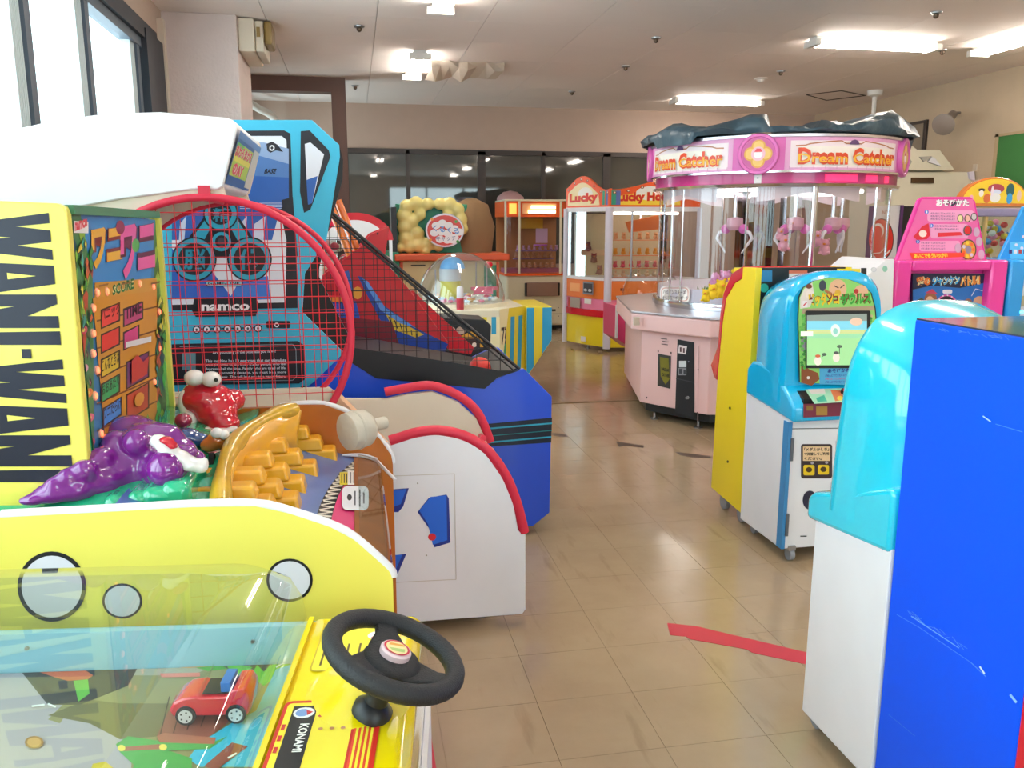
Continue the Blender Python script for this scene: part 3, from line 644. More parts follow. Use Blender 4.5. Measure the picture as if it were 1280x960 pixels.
# console: moulded shell, right of the hood
pr = [(-.235, ZF-.03), (-.235, ZT-.005), (-.215, ZT+.008), (-.02, ZT+.008), (0.0, ZT-.01), (.0, ZF-.1), (-.01, ZF-.1)]
b = KB(); b.prism(pr, 'y', -1.0, 0); b.obj('console_shell', ylw, t, bev=.012, smooth=50, seg=3)
b = KB(); b.loft([[(-.175+.10*cos(2*pi*k/36)*r, -.29+.15*sin(2*pi*k/36)*r, z) for k in range(36)] for r, z in [(rq, ZT+.0075+.026*(cos(pi*rq)+1)/2) for rq in (1, .9, .8, .7, .6, .5, .4, .3, .2, .1, .02)]]); b.X = T_
o = b.obj('column_mound', ylw, t, smooth=60)
o.location.x += .075
# instruction cards
def KF(z): return lambda x, y: T_ @ Vector((x, y, z))
a = Art(KF(ZT+.0085), (0, 0, 1))
a.rrect(-.2, -.22, -.04, -.02, .01, '#c9a81c'); a.rrect(-.197, -.217, -.043, -.023, .01, '#f6e03a')
for k in range(5): a.rect(-.185+.022*k, -.2, -.181+.022*k, -.12, '#5c4a1c')
a.ell(-.085, -.09, .022, .018, '#f0ece8'); a.poly([(-.1, -.1), (-.07, -.095), (-.085, -.075)], '#c83a3a')
a.put(t, 'instruction_card')
a = Art(KF(ZT+.0085), (0, 0, 1))
a.rrect(-.222, -.62, -.055, -.315, .012, '#d22a1c'); a.rrect(-.216, -.615, -.10, -.322, .008, '#f6e03a'); a.rrect(-.096, -.615, -.062, -.322, .006, '#e8482a')
for k in range(4): a.rect(-.092+.008*k, -.6, -.088+.008*k, -.33, '#f6e03a')
a.rect(-.205, -.61, -.165, -.332, '#15151a'); a.ell(-.185, -.352, .018, .016, '#e8e6ea', 12); a.ell(-.187, -.352, .012, .011, '#7a9ad0', 10); a.poly([(-.182, -.345), (-.17, -.35), (-.178, -.36)], '#c82a2a')
for k in range(3): a.ell(-.155, -.335-.014*k, .005, .004, ['#4a9a4a', '#c8a060', '#c03030'][k], 8)
a.rect(-.143, -.372, -.136, -.338, '#2e9e3c'); a.rect(-.132, -.370, -.125, -.342, '#2a6ec8')
for k in range(3): a.ell(-.15+.018*k, -.40, .004, .004, '#c88a5a', 8)
for k in range(3): a.rect(-.214, -.40-.03*k, -.208, -.385-.03*k, '#c82a2a')
a.text('KONAMI', (-.185, -.385), (-.185, -.46), (-.170, -.385), '#f4f2ee', .03)
a.put(t, 'coin_card')
# diorama print, seen through the hood
def DF(px, py):
    p = T_.inverted() @ az(px, py, ZF); p.x = min(max(p.x, -.98), -.242); p.y = min(max(p.y, -.99), -.022); return T_ @ p
a = Art(DF, (0, 0, 1), .0012)
a.poly([(-60, 806), (385, 803), (380, 835), (345, 1040), (-60, 1040)], '#8d8a5c')
a.poly([(-60, 820), (120, 806), (180, 806), (150, 830), (110, 850), (60, 900), (75, 905), (85, 890), (110, 900), (150, 915), (165, 940), (160, 1040), (-60, 1040)], '#a7a3ac')
a.poly([(60, 895), (110, 875), (150, 880), (230, 880), (215, 920), (150, 925), (112, 905)], '#6e6a44')
a.poly([(120, 806), (280, 808), (240, 845), (165, 845), (160, 825)], '#a9a590'); a.poly([(180, 805), (285, 805), (250, 828), (180, 826)], '#e3d070')
a.poly([(160, 805), (178, 805), (182, 825), (165, 826)], '#4f8fc0')
a.poly([(44, 825), (120, 818), (165, 812), (178, 828), (160, 858), (100, 882), (60, 882)], '#3a3430')
a.poly([(60, 830), (95, 822), (125, 822), (128, 835), (110, 850), (85, 852), (70, 848)], '#cc6038'); a.poly([(92, 852), (110, 850), (112, 868), (98, 878)], '#5fae3c')
a.poly([(120, 824), (140, 828), (155, 822), (162, 826), (140, 838), (118, 846)], '#22222c')
a.poly([(250, 822), (320, 808), (372, 806), (372, 835), (330, 850), (300, 835), (260, 840)], '#4ea53a'); a.poly([(290, 812), (340, 808), (345, 822), (318, 850), (300, 846)], '#4c4838')
for x, y in ((300, 835), (330, 845), (352, 838)): a.poly([(x-16, y), (x-8, y-14), (x, y-4), (x+9, y-15), (x+16, y), (x, y+14)], '#63bd3f')
a.poly([(228, 828), (240, 824), (268, 828), (266, 834), (236, 836)], '#d89a50'); a.poly([(200, 843), (250, 842), (250, 847), (202, 848)], '#e08070')
a.poly([(345, 838), (372, 822), (378, 870), (345, 960), (250, 960), (235, 950), (250, 930), (290, 905), (320, 890)], '#2db2d8')
a.poly([(220, 870), (300, 870), (285, 905), (250, 930), (196, 922)], '#8e5444')
for k in range(5): a.line([(212+k*17, 872+k*2), (200+k*17, 922-k*4)], 1.2, '#3a2018')
a.poly([(145, 932), (160, 922), (200, 928), (270, 928), (285, 922), (262, 938), (205, 940), (190, 955), (170, 960), (150, 942)], '#4aa050')
a.poly([(148, 936), (200, 932), (206, 938), (150, 941)], '#a06450'); a.poly([(196, 922), (205, 918), (270, 924), (268, 932), (200, 930)], '#a86a52'); a.ell(152, 937, 5, 4, '#e2d060', 10); a.ell(204, 936, 5, 4, '#e2d060', 10)
a.poly([(170, 945), (210, 940), (240, 950), (240, 1040), (150, 1040)], '#3e9c48'); a.poly([(290, 930), (310, 935), (270, 965), (255, 960)], '#8a4a3c')
a.poly([(116, 957), (132, 954), (142, 962), (128, 975), (112, 970)], '#c9b432'); a.ell(43, 930, 12, 8, '#9a7440', 12); a.ell(43, 930, 9, 6, '#c49a5c', 10)
a.poly([(350, 870), (372, 850), (370, 905), (345, 930)], '#2a86b8'); a.ell(357, 885, 9, 4, '#c9c040', 10)
for p_ in (((80, 820), (70, 828)), ((40, 885), (56, 883)), ((60, 882), (70, 886)), ((285, 950), (296, 944)), ((345, 836), (355, 830))): a.line(p_, 2.2, '#e8eef0')
a.put(t, 'scenery_print')
# hood: clear moulding with rounded edges
x0, x1, y0, y1 = -.99, -.232, -.95, -.004
def rr(x0, x1, y0, y1, r, z):
    P = []
    for cx_, cy_, s0 in ((x1-r, y1-r, 0), (x0+r, y1-r, 90), (x0+r, y0+r, 180), (x1-r, y0+r, 270)):
        P += [(cx_+r*cos(radians(s0+q)), cy_+r*sin(radians(s0+q)), z) for q in range(0, 91, 15)]
    return P
b = KB(); b.loft([rr(x0, x1, y0, y1, .03, ZF+.08), rr(x0+.006, x1-.006, y0, y1-.004, .05, ZF+.16), rr(x0+.015, x1-.02, y0, y1-.012, .07, ZF+.205), rr(x0+.04, x1-.06, y0, y1-.04, .08, ZF+.235), rr(x0+.09, x1-.13, y0, y1-.1, .08, ZF+.243)], caps=False)
b.add(rr(x0+.09, x1-.13, y0, y1-.1, .08, ZF+.243), [list(range(28))])
b.obj('clear_hood', glass('hood acrylic', '#f4f8f4', 1.15, .02, haze=.02), t, smooth=50)
b = KB(); b.box(x1-.004, x1+.006, y0, y1, ZT-.006, ZT+.012); b.obj('hood_strip', ylw, t)
b = KB(); b.box(-.975, -.93, -.06, -.03, ZF, ZF+.2); b.obj('inner_post', mat('pale yellow post', '#c9c58c', .5), t)
for x in (-.8, -.35): b = KB(); b.cyl((x, -.0, ZT-.03), (x, -.025, ZT-.03), .004, 8); b.obj('screw', steel, t)
b = KB(); b.box(.001, .012, -1.0, -.01, .06, ZF-.1); b.obj('edge_trim', mat('cord white'), t)
b = KB(); b.cyl((.01, -.45, .5), (.022, -.45, .5), .01, 10); b.obj('side_screw', black, t)
# steering wheel: thick rim, three spokes, hub with badge
wc = T_.inverted() @ Vector(az(493, 818, .76)); 
tilt = Matrix.Translation(T_ @ wc) @ Matrix.Rotation(radians(3), 4, 'X') @ Matrix.Rotation(radians(21), 4, 'Y')
wp = black_r = mat('black textured rubber', '#1b1c20', .55, bump=.3, bscale=400)
R = .106
def WB(): b = B(); b.X = tilt; return b
b = WB(); b.tube([(R*cos(2*pi*k/40), R*sin(2*pi*k/40), 0) for k in range(40)], .0165, 14, closed=True); b.obj('wheel_rim', wp, t, smooth=60)
for an in (95, 215, 335):
    c_, s_ = cos(radians(an)), sin(radians(an)); q = Vector((-s_, c_, 0)); d_ = Vector((c_, s_, 0)); b = WB(); rings = []
    for r, wd, z, th_ in ((.0, .045, -.02, .008), (.045, .034, -.018, .008), (.075, .02, -.01, .007), (R, .021, 0, .007)):
        p = d_*r+Vector((0, 0, z)); rings.append([p+q*wd+Vector((0, 0, th_)), p-q*wd+Vector((0, 0, th_)), p-q*wd-Vector((0, 0, th_)), p+q*wd-Vector((0, 0, th_))])
    b.loft(rings); b.obj('wheel_spoke', wp, t, bev=.004, smooth=50)
b = WB(); b.lathe([(0, -.04), (.04, -.04), (.05, -.012), (.045, -.004), (.03, 0), (0, 0)], (0, 0, 0), 24); b.obj('wheel_hub', wp, t, smooth=50)
b = WB(); b.lathe([(0, .0), (.026, .0), (.0265, .009), (.024, .012), (0, .012)], (0, 0, 0), 24); b.obj('hub_badge', mat('badge pink white', '#e6c9cc', .3), t, smooth=40)
a = Art(lambda x, y: tilt @ Vector((x, y, .0125)), tilt.to_3x3() @ Vector((0, 0, 1)), .0004)
a.ell(0, 0, .022, .022, '#c02040', 24); a.ell(0, 0, .0185, .0185, '#e6d9a0', 20); a.poly([(-.014, .004), (.014, .008), (.012, .013), (-.01, .012)], '#e0a040'); a.poly([(-.014, -.004), (.014, 0), (.012, -.01), (-.008, -.012)], '#a8c070')
a.put(t, 'badge_print')
b = WB(); b.lathe([(.034, -.115), (.033, -.1), (.02, -.09), (.018, -.035)], (0, 0, 0), 20); b.obj('steering_column', black, t, smooth=50)
# toy car
t = thing('toy_car', 'red toy convertible under the clear hood', 'toy car', (-.28, 1.5, ZF+.002))
cc = az(272, 893, ZF); u_ = (az(297, 890, ZF)-az(236, 892, ZF)); L_ = u_.length; u_.normalize(); cm = Matrix.Translation(cc+Vector((0, .0, .003))) @ Matrix.Rotation(atan2(u_.y, u_.x), 4, 'Z')
def CB(): b = B(); b.X = cm; return b
s = L_/.066
pr = [(-.052, .013), (-.056, .022), (-.05, .032), (-.038, .039), (-.018, .042), (-.014, .040), (.022, .040), (.03, .050), (.046, .052), (.052, .042), (.052, .02), (.049, .012)]
b = CB(); w2 = .026*s
rings = [[(x*s*k, y, z*s*(1 if abs(y) < .02 else .97)) for x, z in pr] for y, k in ((-w2, .96), (-w2*.8, 1), (w2*.8, 1), (w2, .96))]
b.loft([[Vector(p) for p in r] for r in rings]); b.obj('car_body', mat('toy red paint', '#d4102c', .15, coat=1), t, bev=.003, smooth=50)
for x in (-.033, .033):
    for y in (-1, 1):
        p0 = (x*s, y*(w2-.006), .0135*s+.001); p1 = (x*s, y*(w2+.004), .0135*s+.001)
        b = CB(); b.cyl(p0, p1, .0135*s, 18); w_ = b.obj('wheel', mat('toy tyre', '#17171a', .5), t, bev=.001)
        b = CB(); b.cyl(p1, (x*s, y*(w2+.0055), p1[2]), .0095*s, 14)
        h_ = b.obj('hubcap', mat('toy hub', '#cfcfd4', .3), w_)
        b = CB(); [b.box(x*s+.006*s*cos(k*1.257)-.0014, x*s+.006*s*cos(k*1.257)+.0014, min(y*(w2+.0055), y*(w2+.006)), max(y*(w2+.0055), y*(w2+.006)), p1[2]+.006*s*sin(k*1.257)-.0014, p1[2]+.006*s*sin(k*1.257)+.0014) for k in range(5)]; b.obj('hubcap_hole', black, w_)
b = CB(); b.prism([(-.018*s, .04*s), (-.008*s, .062*s), (-.006*s, .062*s), (-.015*s, .04*s)], 'y', -w2*.8, w2*.8); b.obj('windscreen', glass('clear acrylic'), t)
b = CB(); b.box(-.012*s, .026*s, -w2*.75, w2*.75, .0405*s, .0412*s); b.obj('cockpit', black, t)
b = CB(); b.box(.012*s, .026*s, -w2*.7, w2*.7, .041*s, .056*s); b.obj('seat', mat('toy seat blue', '#2a6fc0', .4), t, bev=.002)
# ---------- white hoop-toss game with red padded arcs and red wire cage
WY0, WY1 = 2.80, 3.45
t = thing('ball_toss_game', 'white ball toss game with red padded arcs and red hooped wire cage', 'arcade machine', (-.2, 3.1, 0))
redp = mat('red foam padding', '#cf2440', .45, var=.04); redw = mat('red wire', '#d8202e', .35)
cream = mat('cream side panel', '#d9cbb6', .5)
near = outY([(487, 556), (515, 546), (545, 543), (580, 549), (606, 566), (628, 597), (642, 630), (648, 664), (657, 668), (657, 762), (653, 768), (490, 780)], WY0)
b = B(); b.prism([(-1.2, near[-1][1]), (-1.2, .74), (.02, .74)]+near, 'y', WY0, WY0+.03); b.obj('side_panel', white, t, bev=.004, label='white near side panel with blue lettering')
far = outY([(430, 497), (483, 497), (510, 491), (540, 488), (572, 501), (594, 521), (610, 556)], WY1)
b = B(); b.prism([(-1.2, .05), (-1.2, .80), (-.12, .80)]+far+[(.57, .5), (.57, .05)], 'y', WY1-.03, WY1); b.obj('side_panel', cream, t, bev=.004, label='cream far side panel')
for pts, Y in ((((487, 551), (500, 547), (520, 541), (548, 538), (580, 545), (608, 562), (632, 595), (646, 630), (655, 665)), WY0), (((481, 490), (508, 485), (540, 482), (574, 495), (598, 517), (613, 552)), WY1-.03)):
    b = B(); P = smoothline([ay(x, y, Y+.012) for x, y in pts], 5); b.tube(P, .019, 12); b.obj('padded_arc', redp, t, smooth=50)
b = B(); b.cyl(ay(604, 548, WY0+.03), ay(601, 545, WY1-.03), .012, 10); b.obj('cross_bar', redp, t, smooth=50)
b = B(); b.box(-1.19, .47, WY0+.031, WY1-.031, .09, .36); b.obj('ball_trough', white, t)
b = B(); b.box(-1.19, -.02, WY0+.031, WY1-.031, .36, .70); b.obj('cabinet_body', white, t)
a = Art(FY(WY0), (0, -1, 0))
a.poly([(485, 612), (511, 610), (504, 633), (498, 640), (485, 640)], '#1a2f8e'); a.poly([(485, 614), (508, 611), (501, 630), (485, 636)], '#1c66d8')
a.poly([(522, 640), (536, 622), (558, 618), (561, 623), (563, 678), (543, 684), (536, 660)], '#1a2f8e'); a.poly([(524, 638), (538, 621), (558, 619), (559, 675), (541, 681), (535, 655)], '#1c66d8')
a.poly([(485, 695), (508, 692), (495, 722), (485, 726)], '#1a2f8e'); a.poly([(485, 694), (503, 693), (493, 716), (485, 720)], '#1c66d8'); a.ell(540, 671, 5, 4.5, '#d82030')
a.line([(486, 595), (568, 592), (570, 724), (490, 728)], .8, '#c9bfb4')
a.ell(522, 604, 1, 1, '#998f80', 8); a.ell(533, 694, 1, 1, '#998f80', 8)
a.put(t, 'lettering')
# poster board between the side panels, facing the aisle
pp = [ay(490, 556, WY0+.035), ay(421, 487, WY1-.035)]
b = B(); lo = [Vector((pp[0].x, pp[0].y, .70)), Vector((pp[1].x, pp[1].y, .70))]
b.loft([[pp[0], pp[1], lo[1], lo[0]], [q-Vector((.02, 0, 0)) for q in (pp[0], pp[1], lo[1], lo[0])]]); b.obj('poster_board', mat('peach board', '#e6b48c', .5), t)
n_ = Vector((pp[1].y-pp[0].y, pp[0].x-pp[1].x, 0)).normalized()
a = Art(lambda u, v: (pp[0]*(1-u)+pp[1]*u)*(1-v)+(lo[0]*(1-u)+lo[1]*u)*v, n_, .002)
a.rect(.45, .12, .92, .95, '#e9dcd6'); a.line([(.05, .12), (.95, .12)], .1, '#d8a890'); a.line([(.5, .2), (.88, .2), (.88, .9)], .06, '#c83a50'); a.rect(.05, .3, .38, .9, '#e8cfc0')
a.poly([(.7, .5), (.76, .85), (.64, .85)], '#5a6478'); a.rect(.78, .5, .86, .7, '#d8542e')
for k in range(4): a.rect(.1, .38+.13*k, .34, .42+.13*k, '#c87a78')
a.put(t, 'poster_print')
# hoops with wire mesh
CX, CZ, RR = -.452, 1.105, .435
for Y, rw_ in ((WY0-.012, .0125), (WY1-.015, .011)):
    b = B(); b.tube([(CX+RR*cos(2*pi*k/56), Y, CZ+RR*sin(2*pi*k/56)) for k in range(56)], rw_, 10, closed=True)
    b.obj('hoop', redp, t, smooth=60)
    b = B(); s_ = .0535; k = -8
    for k in range(-8, 9):
        o_ = k*s_+.013
        if abs(o_) < RR-.01:
            h_ = sqrt(RR*RR-o_*o_)
            b.tube([(CX+o_, Y, CZ-h_), (CX+o_, Y, CZ+h_)], .0015, 4); b.tube([(CX-h_, Y+.002, CZ+o_), (CX+h_, Y+.002, CZ+o_)], .0015, 4)
    tagset(b.obj('wire_mesh', redw, t), kind='stuff')
b = B()
for an in (60, 95, 130):
    p = Vector((CX+RR*cos(radians(an)), 0, CZ+RR*sin(radians(an)))); b.cyl((p.x, WY0, p.z), (p.x, WY1, p.z), .006, 8)
b.obj('cage_tie', redp, t, smooth=60)
# cabinet back and the curved cheeks round the hoops
for Y, m_ in ((WY0, cream), (WY1-.03, cream)):
    P = [(CX+(RR+.004)*cos(radians(q)), CZ+(RR+.004)*sin(radians(q))) for q in range(82, 241, 8)]
    b = B(); b.prism([(-.40, 1.585), (-1.2, 1.585), (-1.2, .72), (P[-1][0], .72)]+P[::-1], 'y', Y, Y+.03); b.obj('hoop_cheek', m_, t)
b = B(); b.box(-1.2, -1.0, WY0+.031, WY1-.031, .71, 1.58); b.obj('back_box', white, t)
b = B(); b.box(-.47, -.435, WY0-.02, WY0+.02, 1.53, 1.575); b.obj('clamp', redp, t)
hd = outY([(297, 158), (293, 151), (283, 147), (200, 140), (130, 142), (60, 152), (0, 166), (-60, 185), (-60, 275), (80, 262), (150, 249), (240, 237), (272, 237), (279, 233)], WY0-.01)
b = B(); b.prism(hd, 'y', WY0-.01, WY1-.04); b.obj('header', white, t, bev=.005, smooth=40)
b = B(); b.prism([(x+.004 if i in (0, 1, 13, 12) else x, z) for i, (x, z) in enumerate(hd)], 'y', WY1-.039, WY1+.0); b.obj('header_end', cream, t, bev=.01)
qa, qb = Vector((hd[0][0]+.004, 0, hd[0][1]-.01)), Vector((hd[13][0]+.002, 0, hd[13][1]+.01))
nn = Vector((qa.z-qb.z, 0, qb.x-qa.x)).normalized(); 
if nn.x < 0: nn = -nn
F_ = lambda u, v: Vector((qa.x*(1-v)+qb.x*v, WY0+u*(WY1-.05-WY0), qa.z*(1-v)+qb.z*v))
a = Art(F_, nn, .003)
a.rect(0, 0, 1, 1, '#3a5a94'); a.rect(0.03, .2, .72, .82, '#b8d234'); a.rect(.03, .44, .72, .54, '#e8e03a'); a.rect(.03, .2, .3, .28, '#6fbf3a'); a.rect(.74, .05, 1, .95, '#cfc8b4'); a.rect(0, 0, 1, .13, '#5a7ab0')
a.text('まわるまわる', (.04, .46), (.70, .44), (.04, .24), '#d82a3c', .05, '#f0e6d8', .05); a.text('のAY', (.1, .8), (.52, .8), (.1, .56), '#d82a3c', .06, '#f0e6d8', .05)
a.put(t, 'marquee_print')
foot(t, .42, 2.9, .08); foot(t, .42, 3.35, .08); foot(t, -1.1, 2.9, .08); foot(t, -1.1, 3.35, .08)
# ---------- blue basketball machine
BY0, BY1 = 3.68, 4.40
t = thing('basketball_game', 'blue basketball machine with tall cyan side board and black wire cage', 'arcade machine', (-.1, 4.0, 0))
blue = mat('royal blue laminate', '#1f50d6', .3, coat=.2, var=.03); cyan = mat('cyan side board', '#3bb4d8', .3, coat=.2, var=.03); nblk = mat('black cabinet trim', '#0e0e12', .4)
body = outY([(655, 461), (690, 496), (687, 641), (666, 658)], BY0)
for Y in (BY0, BY1-.03):
    b = B(); b.prism([(-1.2, .05), (-1.2, .8), (-.1, .95), (-.06, .92), (.05, .80), (.55, .73), (.68, .79)]+body+[(.4, .04)], 'y', Y, Y+.03); b.obj('side_panel', blue, t, bev=.004)
b = B(); b.box(-1.19, .84, BY0+.031, BY1-.031, .06, .66); b.obj('cabinet_body', blue, t)
a = Art(FY(BY0), (0, -1, 0))
a.poly([(607, 530), (690, 522), (689, 553), (612, 558)], '#0e1a2e'); a.line([(607, 536), (690, 529)], 2, '#2aa0c0'); a.line([(610, 545), (690, 538)], 1, '#0a8088'); a.line([(611, 553), (689, 546)], 2, '#2aa0c0')
a.put(t, 'stripe_print')
b = B(); b.prism(outY([(425, 420), (437, 434), (560, 452), (622, 463), (650, 463), (622, 472), (606, 486), (470, 473), (437, 452)], BY0-.004), 'y', BY0-.004, BY0-.0005); b.obj('gutter_side', nblk, t)
b = B(); b.prism([(-.9, 1.02), (.0, .86), (.60, .74), (.74, .79), (.73, .81), (.61, .76), (.02, .885), (-.9, 1.04)], 'y', BY0+.031, BY1-.031); b.obj('ball_ramp', nblk, t)
# tall side boards
cy_ = outY([(225, 150), (390, 150), (424, 181), (425, 196), (408, 300), (381, 342), (378, 390), (430, 441), (392, 478), (350, 506), (225, 506)], BY0-.012)
cy_[0] = (-.72, cy_[0][1]); cy_[-1] = (-1.15, cy_[-1][1]); cy_.append((-1.15, 1.3)); cy_.append((-.76, 1.5))
b = B(); b.prism(cy_, 'y', BY0-.012, BY0-.001); b.obj('side_board', cyan, t, bev=.002, label='cyan side board with circular emblem')
bk = outY([(424, 181), (429, 200), (428, 225), (407, 300), (399, 335), (398, 345), (440, 428), (440, 455), (420, 445), (370, 395), (370, 340), (395, 300)], BY0+.0)
b = B(); b.prism(bk, 'y', BY0, BY0+.03); b.obj('board_edge', nblk, t)
b = B(); b.prism([(-1.1, .9), (-1.1, 1.3), (-.76, 1.5), (-.72, 1.86), (-.2, 1.86), (-.08, 1.76), (-.2, 1.3), (-.2, .9)], 'y', BY1-.03, BY1-.005); b.obj('side_board', cyan, t)
b = B(); b.prism([(-1.09, .9), (-.55, .9), (-.55, 1.84), (-.70, 1.84), (-.74, 1.5), (-1.09, 1.29)], 'y', BY0+.035, BY1-.035); b.obj('back_box', nblk, t)
a = Art(FY(BY0-.012), (0, -1, 0))
K = '#171a26'
a.poly([(215, 164), (355, 163), (363, 167), (366, 252), (357, 258), (371, 312), (372, 385), (215, 388)], K)
a.poly([(215, 170), (352, 170), (358, 175), (361, 250), (350, 262), (358, 300), (357, 378), (215, 381)], '#dfe2ec')
a.poly([(215, 200), (330, 200), (361, 215), (361, 250), (350, 262), (340, 300), (215, 300)], '#2a5fb0')
a.poly([(215, 178), (330, 178), (361, 186), (361, 215), (330, 206), (215, 204)], '#8ea6cc')
a.poly([(215, 190), (300, 188), (361, 205), (361, 222), (215, 215)], '#4f7ab8')
for x, w_ in ((225, 8), (262, 10), (300, 9), (318, 14)): a.poly([(x, 280), (x+w_, 270), (x+w_-6, 340), (x-4, 345)], '#c9cfe4')
a.poly([(215, 310), (240, 345), (262, 335), (290, 372), (215, 374)], '#2f62c0'); a.poly([(300, 350), (335, 345), (338, 374), (285, 376)], '#3a78d0')
for x in (378, ):
    a.poly([(376, 164), (387, 163), (411, 188), (413, 196), (388, 262), (380, 266), (375, 240)], K); a.poly([(381, 180), (388, 178), (405, 193), (390, 254), (385, 256)], '#dfe2ec'); a.poly([(383, 225), (397, 220), (390, 254), (385, 256)], '#2a5fb0')
for x, y in ((350, 254), (357, 262)): a.poly([(352, 250), (366, 246), (372, 320), (362, 322), (355, 270)], K)
# bird's-eye emblem
a.poly([(333, 180), (340, 177), (347, 181), (354, 190), (345, 188), (338, 191), (334, 188)], K); a.ell(340, 185, 3.4, 3.6, '#f2f2f6', 14); a.ell(340, 185, 1.8, 2, K, 10)
a.text('BASE', (330, 217), (344, 217), (332, 211), K, .03)
for k in range(4): a.line([(300, 254+k*2.2), (352, 254+k*2.2)], .7, '#cdd6ea')
def ring(x, y, r0, r1, h, hi):
    a.ell(x, y, r0+2, (r0+2)*1.0, K, 28); a.ell(x, y, r0, r0, h, 28); a.ell(x, y, r1, r1, hi, 24)
a.poly([(262, 262), (292, 262), (318, 300), (320, 330), (290, 322), (262, 322), (232, 330), (234, 300)], K); a.poly([(264, 264), (290, 264), (314, 301), (314, 322), (290, 316), (262, 316), (238, 322), (238, 301)], '#2a9cba')
a.poly([(264, 284), (288, 284), (298, 302), (288, 318), (264, 318), (254, 302)], K)
ring(276, 267, 20, 14, '#2a9cba', K); ring(243, 324, 26, 20, '#2a9cba', '#22262e'); ring(312, 324, 26, 20, '#2a9cba', '#22262e'); ring(277, 302, 12, 8, '#2a9cba', K); a.ell(277, 302, 5, 5, '#3a3a4a', 14)
a.text('脳', (230, 337), (257, 337), (230, 311), '#1f8aa6', .03); a.text('体', (299, 337), (326, 337), (299, 311), '#1f8aa6', .03); a.text('精', (266, 277), (288, 277), (266, 260), '#1f8aa6', .02)
a.rrect(257, 350, 304, 358, 3.5, K); a.rrect(258, 351, 303, 357, 3, '#7fc4d6'); a.text('GAME-LINK', (260, 356), (301, 356), (260, 352), K, .02)
a.poly([(243, 373), (320, 372), (324, 380), (320, 395), (245, 396), (240, 388)], K); a.text('namco', (252, 389), (312, 388), (252, 380.5), '#f0eef2', .035)
for k in range(7):
    x = 246+k*12.8; a.ell(x, 412-.3*k, 5, 5, K, 14); a.ell(x, 412-.3*k, 3.7, 3.7, '#e4e2ee', 14); a.ell(x, 412-.3*k, 1.5, 1.8, '#4a4a5a', 8)
    if k < 6: a.line([(x+5, 411-.3*k), (x+8, 411-.3*k)], 1.4, K)
a.rrect(333, 401, 363, 410, 2, K); a.ell(346, 406, 3, 3, '#dfe2ec', 10); a.ell(346, 406, 1.6, 1.6, K, 8)
a.poly([(215, 430), (372, 426), (380, 431), (381, 474), (374, 479), (215, 481)], K); a.line([(225, 433), (366, 430), (370, 436), (371, 470), (366, 475), (262, 477)], .7, '#8ca0ac')
a.poly([(228, 441), (245, 441), (245, 462), (228, 462)], '#5f8a98')
a.text('Are you using all the potential you have?', (266, 443.5), (345, 441.5), (266, 438.5), '#d4dcea', .015)
for k, s_ in enumerate(('This machine has 10 exercises that can stimulate', 'your potential to the limit. It\'s for people who feel', 'depressed all the time. Family who are tired of life.', 'Use the upcoming decades, you must be a more', 'serious streak. This will lead you to a happy future.')):
    y = 453+k*5.1; a.text(s_, (257, y), (358, y-1.2), (257, y-4), '#d4dcea', .02)
a.ell(379, 486, 4, 4, K, 12)
a.put(t, 'side_board_print')
b = B(); b.ball(ay(379, 486, BY0-.016), (.014, .006, .014), 12, 6); b.obj('bolt_cap', nblk, t, smooth=60)
# black cage: rails and wires
wb = mat('black wire', '#141418', .4)
def zline(p, q, x): return p.z+(q.z-p.z)*(x-p.x)/(q.x-p.x)
for Y in (BY0+.015, BY1-.02):
    p, q = ay(398, 252, BY0), ay(650, 462, BY0); p = Vector((p.x, Y, p.z)); q = Vector((q.x, Y, q.z))
    b = B(); b.tube([p, q], .0075, 8); b.tube([p-Vector((0, 0, .02)), q-Vector((.02, 0, .012))], .004, 6); b.obj('cage_rail', wb, t, smooth=60)
    b = B(); x = -.12
    def zb(x): return .86-(x)*.12
    while x < .66:
        b.tube([(x, Y, zb(x)-.02), (x, Y, zline(p, q, x))], .0016, 4); x += .0545
    z = .74
    while z < 1.55:
        xr = p.x+(z-p.z)*(q.x-p.x)/(q.z-p.z); xl = -.2 if z > .9 else -.05
        if xr > xl+.02: b.tube([(xl, Y, z), (xr, Y, z)], .0016, 4)
        z += .0545
    tagset(b.obj('wire_mesh', wb, t), kind='stuff')
tagset(B().ball(ay(600, 460, 3.80), .052, 20, 12).obj('ball', mat('red rubber ball', '#d8342c', .4), smooth=60), 'red rubber ball lying in the black trough of the blue basketball machine', 'ball')
# ---------- red alley game seen through the cage
RY0, RY1 = 4.62, 5.2
t = thing('alley_game', 'red ball alley game with orange tubes, seen behind the black cage', 'arcade machine', (.1, 4.9, 0))
rdl = mat('red laminate', '#c01822', .35, coat=.2)
sd = outY([(400, 440), (402, 345), (448, 311), (463, 293), (487, 283), (481, 327), (512, 362), (562, 430), (556, 445)], RY0)
b = B(); b.prism([(-1.1, .05), (-1.1, 1.2)]+sd+[(.5, .05)], 'y', RY0+.06, RY0+.09); b.obj('side_panel', rdl, t, bev=.004)
b = B(); b.prism([(-1.1, .05), (-1.1, 1.25)]+[(x, z) for x, z in sd]+[(.5, .05)], 'y', RY1-.03, RY1); b.obj('side_panel', rdl, t, bev=.004)
b = B(); b.prism([(-1.05, .06), (-1.05, .95), (.1, .88), (.46, .74), (.46, .06)], 'y', RY0+.092, RY1-.032); b.obj('alley_floor', mat('dark red board', '#8f1420', .4), t)
a = Art(FY(RY0+.06), (0, -1, 0))
a.poly([(447, 345), (453, 346), (470, 375), (520, 410), (560, 430), (556, 440), (500, 438), (478, 405), (462, 375)], '#1f3f96'); a.poly([(482, 392), (500, 402), (530, 418), (520, 422), (492, 412)], '#d8b02a')
